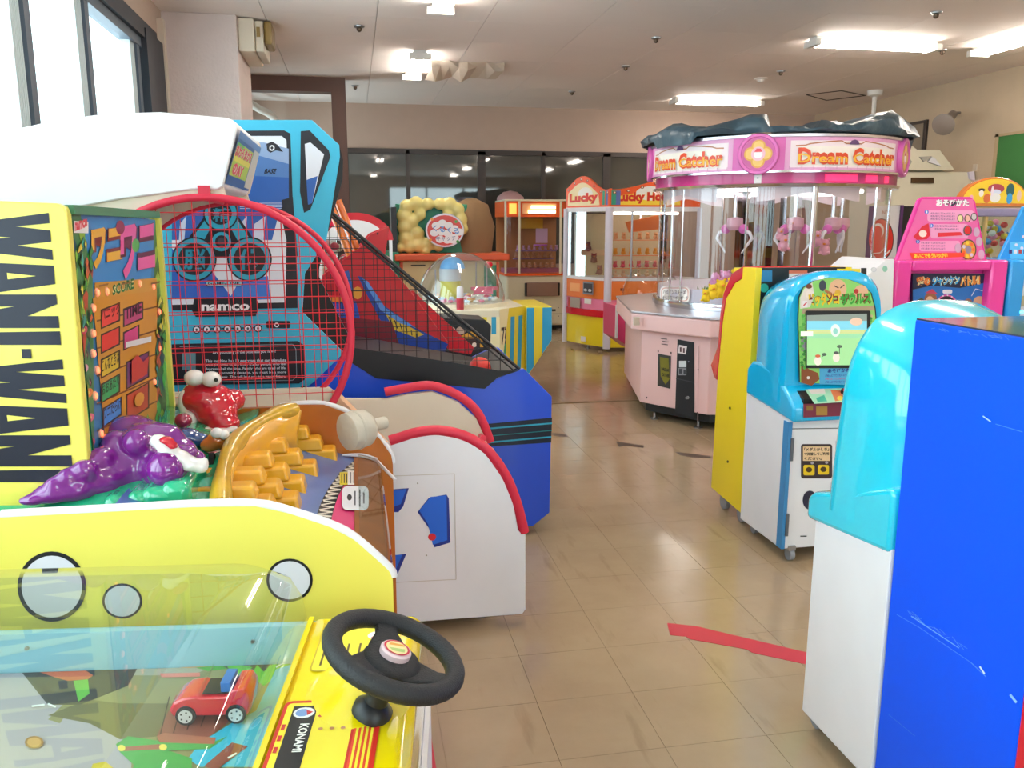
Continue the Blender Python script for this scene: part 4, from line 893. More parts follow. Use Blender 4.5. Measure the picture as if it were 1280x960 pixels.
a.poly([(452, 347), (460, 352), (482, 385), (520, 410), (500, 404), (476, 388)], '#5a8ad0')
for k in range(6): a.line([(486+k*7, 396+k*4.2), (491+k*6, 408+k*2.8)], 1.2, '#1a1a20')
a.poly([(400, 378), (445, 376), (450, 398), (400, 396)], '#2a4aa8'); a.poly([(400, 372), (440, 371), (442, 377), (400, 378)], '#e07a1e')
a.poly([(400, 400), (450, 398), (490, 402), (502, 440), (400, 440)], '#7c1822'); a.ell(447, 366, 6, 8, '#e0932a', 12); a.poly([(428, 340), (436, 338), (442, 362), (436, 366)], '#3a56a0')
a.ell(472, 292, 1.5, 1.5, '#401014', 8)
a.put(t, 'side_print')
for dx in (0, .05):
    b = B(); b.tube([ay(415, 250, RY0+.1)+Vector((dx-.02, dx, 0)), ay(452, 345, RY0+.1)+Vector((dx-.02, dx, 0)), ay(462, 400, RY0+.1)+Vector((dx, dx, 0))], .022, 10); b.obj('orange_tube', mat('orange tube', '#d86a1c', .25, coat=.5), t, smooth=60)
b = B(); b.prism(outY([(498, 365), (515, 362), (590, 432), (586, 440), (560, 436)], RY1), 'y', RY1-.1, RY1-.031); b.obj('alley_edge', rdl, t)
# black score box with round dials standing beyond the trough
t = thing('control_box', 'black printed box with two round dials behind the black cage', 'control box', (.85, 5.6, 0))
q = outY([(550, 402), (556, 397), (607, 400), (614, 407), (613, 437), (553, 437)], 5.5)
b = B(); b.prism(q, 'y', 5.5, 5.8); b.obj('box', nblk, t, bev=.006)
b = B(); b.box(q[4][0]-.35, q[4][0]-.03, 5.52, 5.78, .0, q[4][1]); b.obj('pedestal', nblk, t)
a = Art(FY(5.5), (0, -1, 0)); a.ell(563, 413, 6.5, 5, '#b9a392', 14); a.ell(576, 413, 6, 5, '#b9a392', 14)
a.poly([(573, 421), (590, 414), (603, 421), (604, 434), (573, 434)], '#d8a02a'); a.rect(577, 423, 600, 434, '#3a2018'); a.ell(584, 431, 3, 3, '#e8d8c8', 10); a.ell(593, 431, 3, 3, '#e8d8c8', 10)
a.put(t, 'box_print')
# ---------- dome candy machine
t = thing('dome_candy_machine', 'round clear-domed candy machine on yellow and blue striped base', 'prize machine', (.87, 6.9, 0))
DY = 6.95; dc = ay(576, 376, DY); dr = 56*DY/1036*.99
b = B(); b.lathe([(dr*cos(radians(q)), dr*1.14*sin(radians(q))) for q in range(0, 90, 8)]+[(.001, dr*1.14)], (dc.x, dc.y, dc.z-.02), 36); b.obj('clear_dome', glass('dome acrylic', '#eef4f6', 2.2, .02, haze=.05), t, smooth=60)
z0 = dc.z-.03
b = B(); b.lathe([(dr+.03, 0), (dr+.03, .03), (dr-.03, .03)], (dc.x, dc.y, z0), 36); b.obj('dome_ring', mat('cream plastic', '#e6dfc6', .4), t, smooth=40)
b = B(); P = [(dc.x-.42, DY-.47), (dc.x+.25, DY-.48), (dc.x+.5, DY-.25), (dc.x+.5, DY+.4), (dc.x-.42, DY+.4)]; b.prism(P, 'z', .06, z0); b.obj('base', mat('cream plastic'), t, bev=.01)
b = B(); b.prism([(x*1.0, y) for x, y in P], 'z', 0, .06); b.obj('plinth', black, t)
F_ = lambda u, v: Vector((P[0][0]+(P[1][0]-P[0][0])*u, P[0][1]+(P[1][1]-P[0][1])*u, z0-.06-v*.62)); n_ = Vector((P[1][1]-P[0][1], -(P[1][0]-P[0][0]), 0)).normalized()
a = Art(F_, n_); a.rect(0, 0, 1, 1, '#efe6b8')
for k in range(9): a.rect(.02+k*.11, .0, .02+k*.11+.055, .22, '#2aa0cc' if k % 2 == 0 else '#e2cf2a')
a.ell(.62, .1, .07, .1, '#d8dce0', 14); a.rrect(.8, .38, .92, .5, .01, '#b07a3a'); a.rect(.83, .41, .89, .47, '#4a2a1a'); a.rect(.78, .62, .95, .68, '#1c1c22')
a.put(t, 'front_print')
F2 = lambda u, v: Vector((P[1][0]+(P[2][0]-P[1][0])*u, P[1][1]+(P[2][1]-P[1][1])*u, z0-v*.72)); n2 = Vector((P[2][1]-P[1][1], -(P[2][0]-P[1][0]), 0)).normalized()
a = Art(F2, n2); a.rect(0, 0, 1, 1, '#e8d23a')
for k in range(3): a.poly([(.1+k*.32, .1), (.26+k*.32, .1), (.2+k*.3, 1), (.05+k*.3, 1)], '#2a9fd0' if k else '#3aa06a')
a.poly([(0, 0), (.35, 0), (0, .8)], '#f0e6b4'); a.text('7?', (.05, .4), (.25, .4), (.05, .2), '#1c1c22', .03)
a.put(t, 'side_print')
b = B(); b.prism([(P[2][0]+.001, .2), (P[2][0]+.22, .52), (P[2][0]+.22, z0), (P[2][0]+.001, z0)], 'y', DY-.3, DY+.35); b.obj('striped_wing', mat('wing yellow', '#e8d23a', .4), t, bev=.01)
a = Art(lambda u, z: Vector((P[2][0]+.001+.22*u, DY-.3, z)), (0, -1, 0)); zl = lambda u: .2+.32*u+.01
a.poly([(.02, z0-.01), (.3, z0-.01), (.3, zl(.3)), (.02, zl(.02))], '#2a9fd0'); a.poly([(.62, z0-.01), (.98, z0-.01), (.98, zl(.98)), (.62, zl(.62))], '#2a9fd0'); a.put(t, 'wing_print')
tc_ = ay(563, 370, DY)
b = B(); b.cyl((tc_.x, DY, z0+.03), (tc_.x, DY, z0+.2), .085, 20); b.obj('center_drum', mat('drum yellow', '#d8cc3a', .4), t, smooth=40)
b = B(); b.cyl((tc_.x, DY, z0+.2), (tc_.x, DY, z0+.3), .09, 20); b.obj('drum_collar', mat('drum grey', '#c9ccd2', .4), t, smooth=40)
b = B(); b.lathe([(.105*cos(radians(q)), .1*sin(radians(q))) for q in range(0, 91, 15)], (tc_.x+.02, DY, z0+.3), 20); b.obj('drum_top', mat('drum blue', '#3a9ad8', .3, coat=.4), t, smooth=60)
random.seed(21)
sw = thing('candy_pile', 'small pink and white wrapped sweets heaped under the clear dome', 'sweets', (dc.x, DY, z0+.03)); bpile = B()
for k in range(90):
    an = random.uniform(0, 2*pi); r = random.uniform(.12, dr-.06); c_ = random.choice(['#e88aa8', '#f0dfe4', '#d85a78', '#f2f0ea', '#e8b46a', '#b8d0e8'])
    bpile.cur = lin(c_); bpile.ball((dc.x+r*cos(an), DY+r*sin(an), z0+.045+random.uniform(0, .025)), (.024, .018, .014), 8, 5)
o = bpile.obj('candy_pile', artmat('print'), sw); o['kind'] = 'stuff'
b = B()
for x, y, h_, r in ((.14, .05, .32, .006), (.22, -.02, .3, .006), (-.2, .1, .26, .006)): b.cyl((dc.x+x, DY+y, z0+.03), (dc.x+x, DY+y, z0+.03+h_), r, 8)
b.obj('crane_rod', steel, t)
b = B(); b.box(dc.x+.08, dc.x+.3, DY-.08, DY-.05, z0+.12, z0+.15); b.box(dc.x+.1, dc.x+.26, DY-.09, DY-.06, z0+.09, z0+.12); b.obj('pusher', mat('pusher pink', '#d85a78', .4), t)
b = B(); b.ball((dc.x+.24, DY, z0+.33), (.035, .03, .03)); b.obj('red_knob', redg, t, smooth=60)
# ---------- cream cabinet with orange shelf, cloud relief and oval sign
CYf = 9.3
t = thing('cream_game_cabinet', 'cream game cabinet with orange counter, yellow cloud relief and oval red sign', 'arcade machine', (1.05, 9.6, 0))
cr = mat('cream board', '#e0cd98', .5); orr = mat('orange red edge', '#d8572c', .4); grn = mat('teal green board', '#2a8a68', .45)
b = B(); b.box(.5, 1.62, CYf+.05, CYf+.8, .04, 1.07); b.obj('cabinet', cr, t, bev=.01)
b = B(); b.box(.44, 1.72, CYf-.06, CYf+.82, 1.075, 1.15); b.obj('counter', orr, t, bev=.015)
b = B(); b.box(.30, .49, CYf-.02, CYf+.8, .04, 1.17); b.obj('side_frame', grn, t, bev=.01)
b = B(); b.box(.495, .53, CYf+.02, CYf+.05, .06, 1.06); b.box(1.58, 1.61, CYf+.02, CYf+.05, .06, 1.06); b.obj('edge_strip', orr, t)
b = B(); b.box(1.44, 1.58, CYf+.03, CYf+.05, .4, 1.02); b.obj('dark_door', grn, t)
b = B(); b.box(.62, .78, CYf+.04, CYf+.051, 1.02, 1.03); b.obj('slot', black, t)
b = B(); b.box(.48, 1.3, CYf+.35, CYf+.45, 1.15, 1.70); b.obj('back_board', grn, t, bev=.01)
b = B(); b.box(.42, .478, CYf+.1, CYf+.5, 1.15, 1.66); b.obj('board_edge', black, t)
b = B(); random.seed(9)
for px, py, r in [(508, 258, 9), (520, 254, 9), (535, 255, 8), (550, 255, 8), (562, 256, 10), (572, 262, 9), (576, 274, 9), (578, 286, 8), (505, 270, 10), (506, 284, 10), (507, 298, 10), (512, 308, 9), (524, 306, 10), (536, 305, 9), (548, 308, 7), (522, 292, 9), (515, 276, 9), (525, 268, 8), (560, 268, 7), (500, 310, 6), (532, 314, 6)]:
    p = ay(px, py, CYf+.3); b.ball(p, (r*.0092, .06, r*.0092), 12, 7)
o = b.obj('cloud_relief', mat('pale yellow relief', '#ecdc86', .3, coat=.5), t, smooth=60); remesh(o, .014)
p = ay(556, 288, CYf+.16); b = B(); b.X = Matrix.Translation(p) @ Matrix.Rotation(pi/2, 4, 'X'); b.lathe([(.001, -.03), (.2, -.03), (.215, 0), (.2, .03), (.001, .03)], (0, 0, 0), 32); b.X = None
for v in b.v: v.x = p.x+(v.x-p.x)*1.02; v.z = p.z+(v.z-p.z)*.88
b.obj('oval_sign', mat('sign rim blue white', '#6a78b8', .35), t, smooth=40)
a = Art(FY(CYf+.13), (0, -1, 0)); a.ell(556, 288, 24, 21, '#e4e2ee', 28); a.ell(556, 288, 22, 19, '#d2443c', 28)
for x, y in ((545, 282), (553, 279), (561, 282), (568, 286), (574, 290), (543, 291), (552, 290), (560, 292), (568, 297), (550, 299), (559, 300), (566, 300)): a.ell(x, y, 5.5, 4.6, '#f2f0f4', 12)
a.text('くるくる', (541, 289), (574, 293), (541, 281), '#5a9ad8', .02); a.text('キャッチ', (545, 301), (570, 301), (545, 295), '#8a92b0', .02)
for x, y in ((540, 274), (570, 277), (538, 300), (572, 302)): a.ell(x, y, 2, 2, '#4aa04a' if x > 560 else '#e8a03a', 8)
a.put(t, 'sign_print')
b = B(); b.X = None; p = ay(590, 300, CYf+.5); b.lathe([(.001, 0), (.24, 0), (.28, .3), (.2, .55), (.06, .62), (.001, .62)], (p.x, CYf+.55, 1.15), 20); b.obj('brown_bag', mat('brown wrapping', '#8a6a48', .8, bump=.4, bscale=12), t, smooth=60)
# ---------- striped pink-red round topped cranes behind the cage
t = thing('red_arch_crane', 'small crane machine with red arched top behind the orange tubes', 'crane machine', (.2, 8.3, 0))
q = ay(443, 285, 8.2)
b = B(); b.box(-.35, .4, 8.2, 8.9, .05, .95); b.obj('cabinet', mat('rose board', '#c8606a', .4), t, bev=.01)
P = [(.02+.36*cos(radians(k)), 1.32+.26*sin(radians(k))) for k in range(0, 181, 12)]
b = B(); b.prism([(.38, 1.32), (-.34, 1.32)][::-1][:0]+P, 'y', 8.2, 8.24); b.obj('arch_sign', redg, t)
P2_ = [(.02+.28*cos(radians(k)), 1.32+.19*sin(radians(k))) for k in range(0, 181, 12)]
b = B(); b.prism(P2_, 'y', 8.185, 8.2); b.obj('arch_face', white, t)
for x in (-.33, .34):
    b = B(); b.box(x, x+.03, 8.2, 8.23, .95, 1.32); b.obj('post', white, t)
b = B(); b.box(-.3, .34, 8.22, 8.225, .96, 1.32); b.obj('front_glass', clear, t)
b = B(); random.seed(4)
for k in range(46):
    b.cur = lin(random.choice(['#e8e2e0', '#d84a5a', '#e8a8b0', '#4a4a52', '#d8d0b0'])); b.ball((random.uniform(-.28, .32), random.uniform(8.3, 8.8), random.uniform(.98, 1.3)), (.045, .045, .04), 8, 6)
tagset(b.obj('prize_heap', artmat('print')), 'heap of small red and white prizes inside the red-arched crane', 'prizes', None, 'stuff')

t2 = thing('bottle', 'small white-capped bottle with red label standing in front of the domed machine', 'bottle', (dc.x-.06, DY-.405, z0+.001))
bx_, by_ = dc.x-.06, DY-.455
b = B(); b.lathe([(.001, 0), (.03, 0), (.03, .09), (.001, .09)], (bx_, by_+.02, z0+.0), 16); b.obj('bottle_body', mat('bottle red', '#c03a4a', .3), t2, smooth=40)
b = B(); b.lathe([(.001, .09), (.028, .09), (.026, .17), (.018, .185), (.001, .185)], (bx_, by_+.02, z0+.0), 16); b.obj('cap', mat('cord white'), t2, smooth=40)
# ============================================================ RIGHT ROW
aqua = mat('sky blue moulding', '#12b4e8', .18, coat=.8, var=.03)
def kids_cabinet(lab, x0, yf, s, W, D, shell, sk, lean=0):
    """child-height cabinet: white box, blue skirt and arched hood. yf = front edge, s = +1 if it runs away from the viewer"""
    t = thing('kids_arcade_cabinet', lab, 'arcade machine', (x0+W/2, yf+s*D/2, 0))
    y = lambda v: yf+s*v
    b = B(); b.prism([(y(.04), .055), (y(D), .055), (y(D), .69), (y(.04), .66)], 'x', x0, x0+W); b.obj('cabinet_body', white, t, bev=.006)
    pr = [(0, .635), (0, .70)]+sk+[(D, .675), (.04, .638)]
    b = B(); b.prism([(y(v), z) for v, z in pr], 'x', x0-.006, x0+W+.006); b.obj('skirt', shell, t, bev=.014, smooth=50, seg=3)
    xc = x0+W/2; rings = []
    for v, sx, sz in ((.10, .97, .985), (.115, 1, 1), (.14, 1.01, 1), (D*.6, 1.0, .985), (D*.85, .95, .96), (D-.03, .88, .93), (D-.01, .80, .88)):
        P = []
        w_ = (W/2+.002)*sx; top = 1.265*sz
        for q in range(0, 181, 10):
            c_, s_ = cos(radians(q)), sin(radians(q)); fr = .5 if lean else .62; P.append((xc+w_*(1 if c_ > 0 else -1)*abs(c_)**(.7 if lean else .62), y(v), .72+(top-.72)*(fr+(1-fr)*max(s_, 0)**.78)))
        P = [(xc+w_*1.02, y(v), .70), (xc+w_*1.01, y(v), .85)]+P+[(xc-w_*1.01, y(v), .85), (xc-w_*1.02, y(v), .70)]
        ln = lean*max(0, 1-(v-.1)/.15); P = [(px_, py_+s*ln*max(0, (pz_-.72)/.54)**1.3, pz_) for px_, py_, pz_ in P]
        rings.append(P)
    b = B(); b.loft(rings); b.obj('arched_hood', shell, t, smooth=45)
    for xx in (x0+.05, x0+W-.05):
        for v in (.05, D-.06): caster(t, xx, y(v), .028)
    return t
t = kids_cabinet('white and sky blue child arcade cabinet with lit cartoon game screen', 1.80, 3.125, 1, .44, .44, aqua, [(.05, .745), (.14, .80), (.22, .828), (.32, .845), (.39, .84), (.44, .80)])
FR = FY(3.165)
b = B(); b.box(1.795, 1.812, 3.155, 3.2, .06, .63); b.obj('hinge_strip', mat('mid blue strip', '#3b86bd', .4), t)
for z0_, z1_ in ((.46, .56), (.12, .22)):
    b = B(); b.box(1.808, 1.822, 3.150, 3.163, z0_, z1_); b.obj('hinge', mat('grey steel', '#6c7078', .4, .6), t)
a = Art(FR, (0, -1, 0))
a.line([(986, 536), (1062, 535)], 1, '#4a4648'); a.rrect(1001, 555, 1040, 598, 3, '#3a2a2e'); a.rect(1003.5, 558, 1037.5, 576, '#eac79a')
a.text('「メダルかしき」', (1005, 564), (1036, 563.5), (1005, 559.5), '#3a2418', .04); a.text('で両替してご利用', (1005, 569.5), (1036, 569), (1005, 565.5), '#3a2418', .04); a.text('ください。', (1005, 575), (1027, 575), (1005, 571), '#3a2418', .04)
a.rrect(1004, 581, 1018, 594, 2, '#e8c41e'); a.rrect(1022, 581, 1036, 593, 2, '#e8c41e'); a.ell(1011, 587, 4, 3.4, '#4a3410', 10); a.ell(1029, 586.5, 4, 3.4, '#4a3410', 10); a.ell(1015, 578.5, 2, 1.8, '#a8a0b0', 8); a.ell(1033, 578, 2, 1.8, '#a8a0b0', 8)
a.rect(1044, 551, 1056, 566, '#c9c6d2'); a.ell(1012, 625, 9, 12, '#22243a', 20); a.rect(1038, 603, 1050, 611, '#d0ccd0'); a.line([(1000, 670), (1008, 670)], 1.2, '#1c1c1e')
a.put(t, 'door_print')
# screen bezel art on the hood front
HF = FY(3.22)
outl = [(1000, 478), (999, 440), (998, 400), (999, 372), (1004, 360), (1018, 351), (1038, 347), (1060, 349), (1078, 356), (1088, 366), (1093, 385), (1096, 420), (1098, 482)]
b = B(); b.prism(outY(outl, 3.215), 'y', 3.206, 3.24); b.obj('bezel', mat('bezel black', '#16161a', .3), t)
a = Art(FY(3.206), (0, -1, 0)); a.poly(outl, '#8fd06a')
a.poly([(1000, 372), (1005, 361), (1015, 353), (1018, 370), (1012, 384), (1000, 386)], '#e8d8d0')
a.ell(1012, 368, 5, 6, '#f2e0d8', 12); a.ell(1011, 358, 4, 3, '#7a3a20', 10); a.ell(1047, 361, 11, 12, '#e8b48e', 18); a.ell(1028, 357, 4.5, 7, '#3a3f4c', 14); a.poly([(1030, 361), (1040, 366), (1039, 370), (1031, 365)], '#b36a3a'); a.ell(1076, 365, 9, 9, '#e8b48e', 14); a.ell(1070, 364, 3, 3, '#c0302a', 10); a.ell(1047, 366, 4, 4, '#e0a83a', 10)
a.line([(1042, 357), (1048, 360)], 1.2, '#2a1a14'); a.line([(1055, 356), (1050, 360)], 1.2, '#2a1a14')
a.poly([(1003, 386), (1092, 382), (1093, 388), (1002, 392)], '#b59a7c')
a.text('ピッタンコ', (1011, 384), (1049, 381), (1010, 367), '#f0c81e', .05, '#7a2a10', .09); a.text('ザウルス', (1050, 382), (1089, 380), (1050, 367), '#3aa63a', .05, '#7a3a18', .09)
a.rect(1003, 376, 1009, 384, '#f0e6e8'); a.line([(1004, 382), (1008, 378)], 1.5, '#d83a4a')
a.poly([(1001, 420), (1008, 424), (1006, 440), (1001, 438)], '#9a8a9a'); a.poly([(1001, 455), (1012, 462), (1022, 466), (1024, 474), (1014, 482), (1001, 478)], '#8a4a26'); a.ell(1010, 472, 2, 2, '#e8e4e0', 8)
a.poly([(1024, 460), (1098, 458), (1098, 482), (1024, 480)], '#4aa6d2')
a.text('あそびかた', (1034, 466), (1062, 465), (1034, 461), '#1a3a8a', .05)
for k in range(3): a.text('がめんにでてきたキャラをたたこう', (1031, 471+k*4), (1070, 470+k*4), (1031, 468+k*4), '#2a3a9a' if k != 1 else '#c04080', .03)
random.seed(8)
for k in range(26): a.ell(random.uniform(1087, 1094), 395+k*3, 2.2, 2, random.choice(['#3a8a3a', '#5ab04a', '#2e6e3a', '#c9b48a']), 7)
for k in range(20): a.ell(random.uniform(1000, 1006), 395+k*3.4, 2.2, 2, random.choice(['#3a8a3a', '#5ab04a', '#6cc05a']), 7)
a.rrect(1006, 388, 1087, 460, 2, '#17181a')
a.put(t, 'bezel_print')
a = Art(FY(3.197), (0, -1, 0))
a.rect(1008.5, 394, 1083.5, 456.5, '#a8e0a0'); a.poly([(1008.5, 394), (1083.5, 392), (1083.5, 402), (1008.5, 403)], '#8f9a92'); a.rect(1008.5, 401, 1083.5, 413, '#8ad6ea'); a.rect(1008.5, 412, 1083.5, 418, '#d2dc9a'); a.rect(1008.5, 417, 1083.5, 423, '#9fdcae')
a.ell(1070, 402, 8, 5, '#f0c8b0', 12); a.ell(1044, 413, 6, 8, '#eaf2ea', 14); a.ell(1044, 414, 3, 4, '#9ad4c8', 10)
for x, y in ((1022, 451), (1045, 447)): a.ell(x, y, 4.5, 6, '#f2e6da', 10); a.ell(x, y-6, 3.5, 2, '#d06a4a' if x < 1030 else '#5a5a5a', 8)
a.line([(1027, 446), (1031, 443)], .8, '#3a3a3a'); a.ell(1030, 443, 3, 2, '#5a6a5a', 8); a.line([(1049, 442), (1049, 434)], .8, '#3a3a3a'); a.ell(1049, 433, 3.5, 2, '#5a6a5a', 8)
a.rect(1000.5, 414, 1016, 420, '#f4f4ee')
a.put(t, 'lit_screen', artmat('lit print', .25, .15))
# control shelf
b = B(); b.prism([(3.135, .70), (3.135, .735), (3.215, .765), (3.215, .70)], 'x', 1.845, 2.19); b.obj('control_shelf', mat('bezel black'), t)
def CSF(px, py):
    d = ray(px, py); m_ = .03/.08; k = ((.735-EYE)-m_*3.135)/(d.z-m_*d.y); return Vector((d.x*k, d.y*k, EYE+d.z*k))
a = Art(CSF, (0, -.35, .94)); a.poly([(1004, 484), (1066, 481), (1072, 502), (1018, 505)], '#9fcfae')
a.poly([(1010, 487), (1030, 486), (1032, 492), (1014, 493)], '#d8d0c8'); a.poly([(1038, 488), (1050, 488), (1056, 500), (1044, 502)], '#d8703a'); a.ell(1050, 498, 4, 3, '#e8c83a', 8); a.poly([(1020, 498), (1030, 494), (1034, 502), (1022, 503)], '#3aa68a')
a.put(t, 'shelf_print')
b = B(); p = CSF(1059, 492); b.cyl(p, p+Vector((0, -.004, .012)), .028, 20); b.obj('button_ring', black, t, smooth=40)
b = B(); b.lathe([(.022, 0), (.02, .01), (0, .014)], p+Vector((0, -.004, .012)), 18); b.obj('push_button', mat('button red', '#d8243a', .2, coat=.6), t, smooth=50)
a = Art(FY(3.12), (0, -1, 0)); a.poly([(1004, 505), (1070, 502), (1068, 519), (1004, 522)], '#7a2840'); a.rect(1008, 507, 1016, 513, '#8a6a2a'); a.rect(1020, 508, 1034, 519, '#a88038'); a.put(t, 'front_strip_print')
# the near one, seen from the side, facing away
aq2 = mat('bright aqua moulding', '#1fcbe6', .18, coat=.8, var=.03)
t = kids_cabinet('large white and aqua child arcade cabinet facing away, nearest on the right', 1.245, 2.055, -1, .47, .375, aq2, [(.03, .722), (.2, .775), (.35, .833), (.375, .83)], .04)
# near blue cabinet with scratches
t = thing('blue_cabinet', 'tall plain bright blue cabinet with white scratches at the right edge', 'arcade machine', (1.6, 1.45, 0))
bb = mat('bright blue laminate', '#0054f0', .4, coat=0, var=.02, spec=.3)
BXF = 1.2405
b = B(); b.box(BXF, 1.95, 1.252, 1.664, .05, 1.243); b.obj('cabinet_body', bb, t, bev=.003)
b = B(); b.box(BXF+.002, 1.948, 1.254, 1.662, 1.2432, 1.2465); b.obj('top_board', mat('glossy slate top', '#3c4356', .12, coat=.5), t)
b = B(); b.box(BXF, 1.95, 1.15, 1.2515, .05, .78); b.obj('front_panel', mat('toy red paint'), t, bev=.003)
for v in (1.3, 1.6): caster(t, 1.3, v, .025)
a = Art(FX(BXF), (-1, 0, 0), .0006)
random.seed(31)
for k in range(24):
    u = random.random(); x = 1126+u*68; yy = 769+u*66*.66-10; l_ = random.uniform(3, 10); a.line([(x+8, yy+random.uniform(0, 9)), (x+8+l_, yy+random.uniform(2, 9)+l_*.62)], .5, '#5a96f4')
a.line([(1140, 770), (1200, 810)], 1.0, '#7ab0f8'); a.line([(1122, 768), (1150, 784), (1215, 828)], .8, '#4f8cf4'); a.line([(1215, 828), (1234, 846)], 1, '#5a96f4'); a.line([(1226, 833), (1232, 842)], 2, '#d8e6f8'); a.line([(1264, 868), (1272, 878)], 3, '#8fc0f0')
a.line([(1112, 893), (1145, 920)], .6, '#3a7af0'); a.line([(1230, 520), (1240, 527)], 1.6, '#a8c8f8'); a.line([(1246, 530), (1280, 540)], 1, '#4a88f4')
for k in range(18): x = random.uniform(1160, 1270); a.line([(x, 406+(x-1150)*.118+random.uniform(0, 5)), (x+random.uniform(3, 12), 407+(x-1150)*.13+random.uniform(0, 5))], .6, '#5a8ae8')
a.put(t, 'scratches')
# ---------- yellow and red cabinet, facing away
t = thing('yellow_red_cabinet', 'yellow-sided cabinet with curved red front, facing away behind the sky blue one', 'arcade machine', (2.0, 3.75, 0))
YX = 1.815; yl = mat('warm yellow laminate', '#f6d71f', .35, coat=.2, var=.02)
o_ = outX([(945, 335), (928, 334), (926, 350), (918, 354), (907, 373), (902, 407), (898, 452), (897, 474), (889, 609), (926, 641)], YX)
b = B(); b.prism(o_, 'x', YX, YX+.03); b.obj('side_panel', yl, t)
b = B(); b.prism(o_, 'x', 2.27, 2.30); b.obj('side_panel', yl, t)
r_ = outX([(929, 333), (915, 342), (905, 367), (901, 391), (898, 432), (892, 449), (889, 456), (893, 471), (896, 475), (899, 452), (903, 407), (908, 373), (919, 354), (928, 348)], YX)
b = B(); b.prism(r_, 'x', YX-.004, 2.30); b.obj('red_front', redg, t, bev=.004)
b = B(); b.box(YX+.031, 2.269, 3.60, 3.86, .1, 1.25); b.obj('cabinet_body', yl, t)
b = B(); b.box(YX+.03, 2.27, 3.572, 3.598, .1, 1.262); b.obj('back_panel', black, t)
a = Art(FX(YX), (-1, 0, 0)); 
for x, y in ((912.5, 510), (910, 577)): a.ell(x, y, 1.3, 1.8, '#3a3010', 8)
a.put(t, 'screw_marks')
a = Art(FY(3.572), (0, -1, 0)); a.rect(949, 338, 965, 352, '#2a7aa8'); a.ell(955, 360, 5.5, 5.5, '#2aa08a', 16); a.rect(986, 338, 1009, 350, '#e8dcd8'); a.rect(986, 338, 1009, 342, '#d86a4a'); a.rect(1046, 336, 1075, 400, '#f2d420'); a.rect(1076, 335, 1083, 345, '#1a1a1c')
a.put(t, 'back_labels')
for y in (3.66, 3.86): caster(t, 1.86, y, .04)
# ---------- pink janken machine and its blue twin
def sign_cab(name, lab, shell, hexs, x0, x1, y, sgn, art):
    t = thing(name, lab, 'arcade machine', ((x0+x1)/2, y+.2, 0))
    b = B(); b.box(x0+.02, x1-.02, y+.06, y+.42, .05, 1.0); b.obj('cabinet_body', white, t)
    b = B(); z0_, z1_ = .95, 1.275; xi0, xi1 = x0+.095, x1-.10
    b.prism([(x0, z0_), (x1, z0_), (x1, z1_), (x0, z1_)], 'y', y+.05, y+.40)
    for q in ((x0, xi0, z0_, z1_), (xi1, x1, z0_, z1_), (xi0, xi1, z1_-.055, z1_)): b.box(q[0], q[1], y-.02, y+.05, q[2], q[3])
    b.obj('frame', shell, t, bev=.012, smooth=40)
    s_ = outY(sgn, y+.12); b = B(); b.prism(s_, 'y', y+.12, y+.14); b.obj('sign', shell, t, bev=.003)
    art(t, y); return t
pk = mat('hot pink moulding', '#e83a9e', .25, coat=.5, var=.03); pks = '#e0559e'
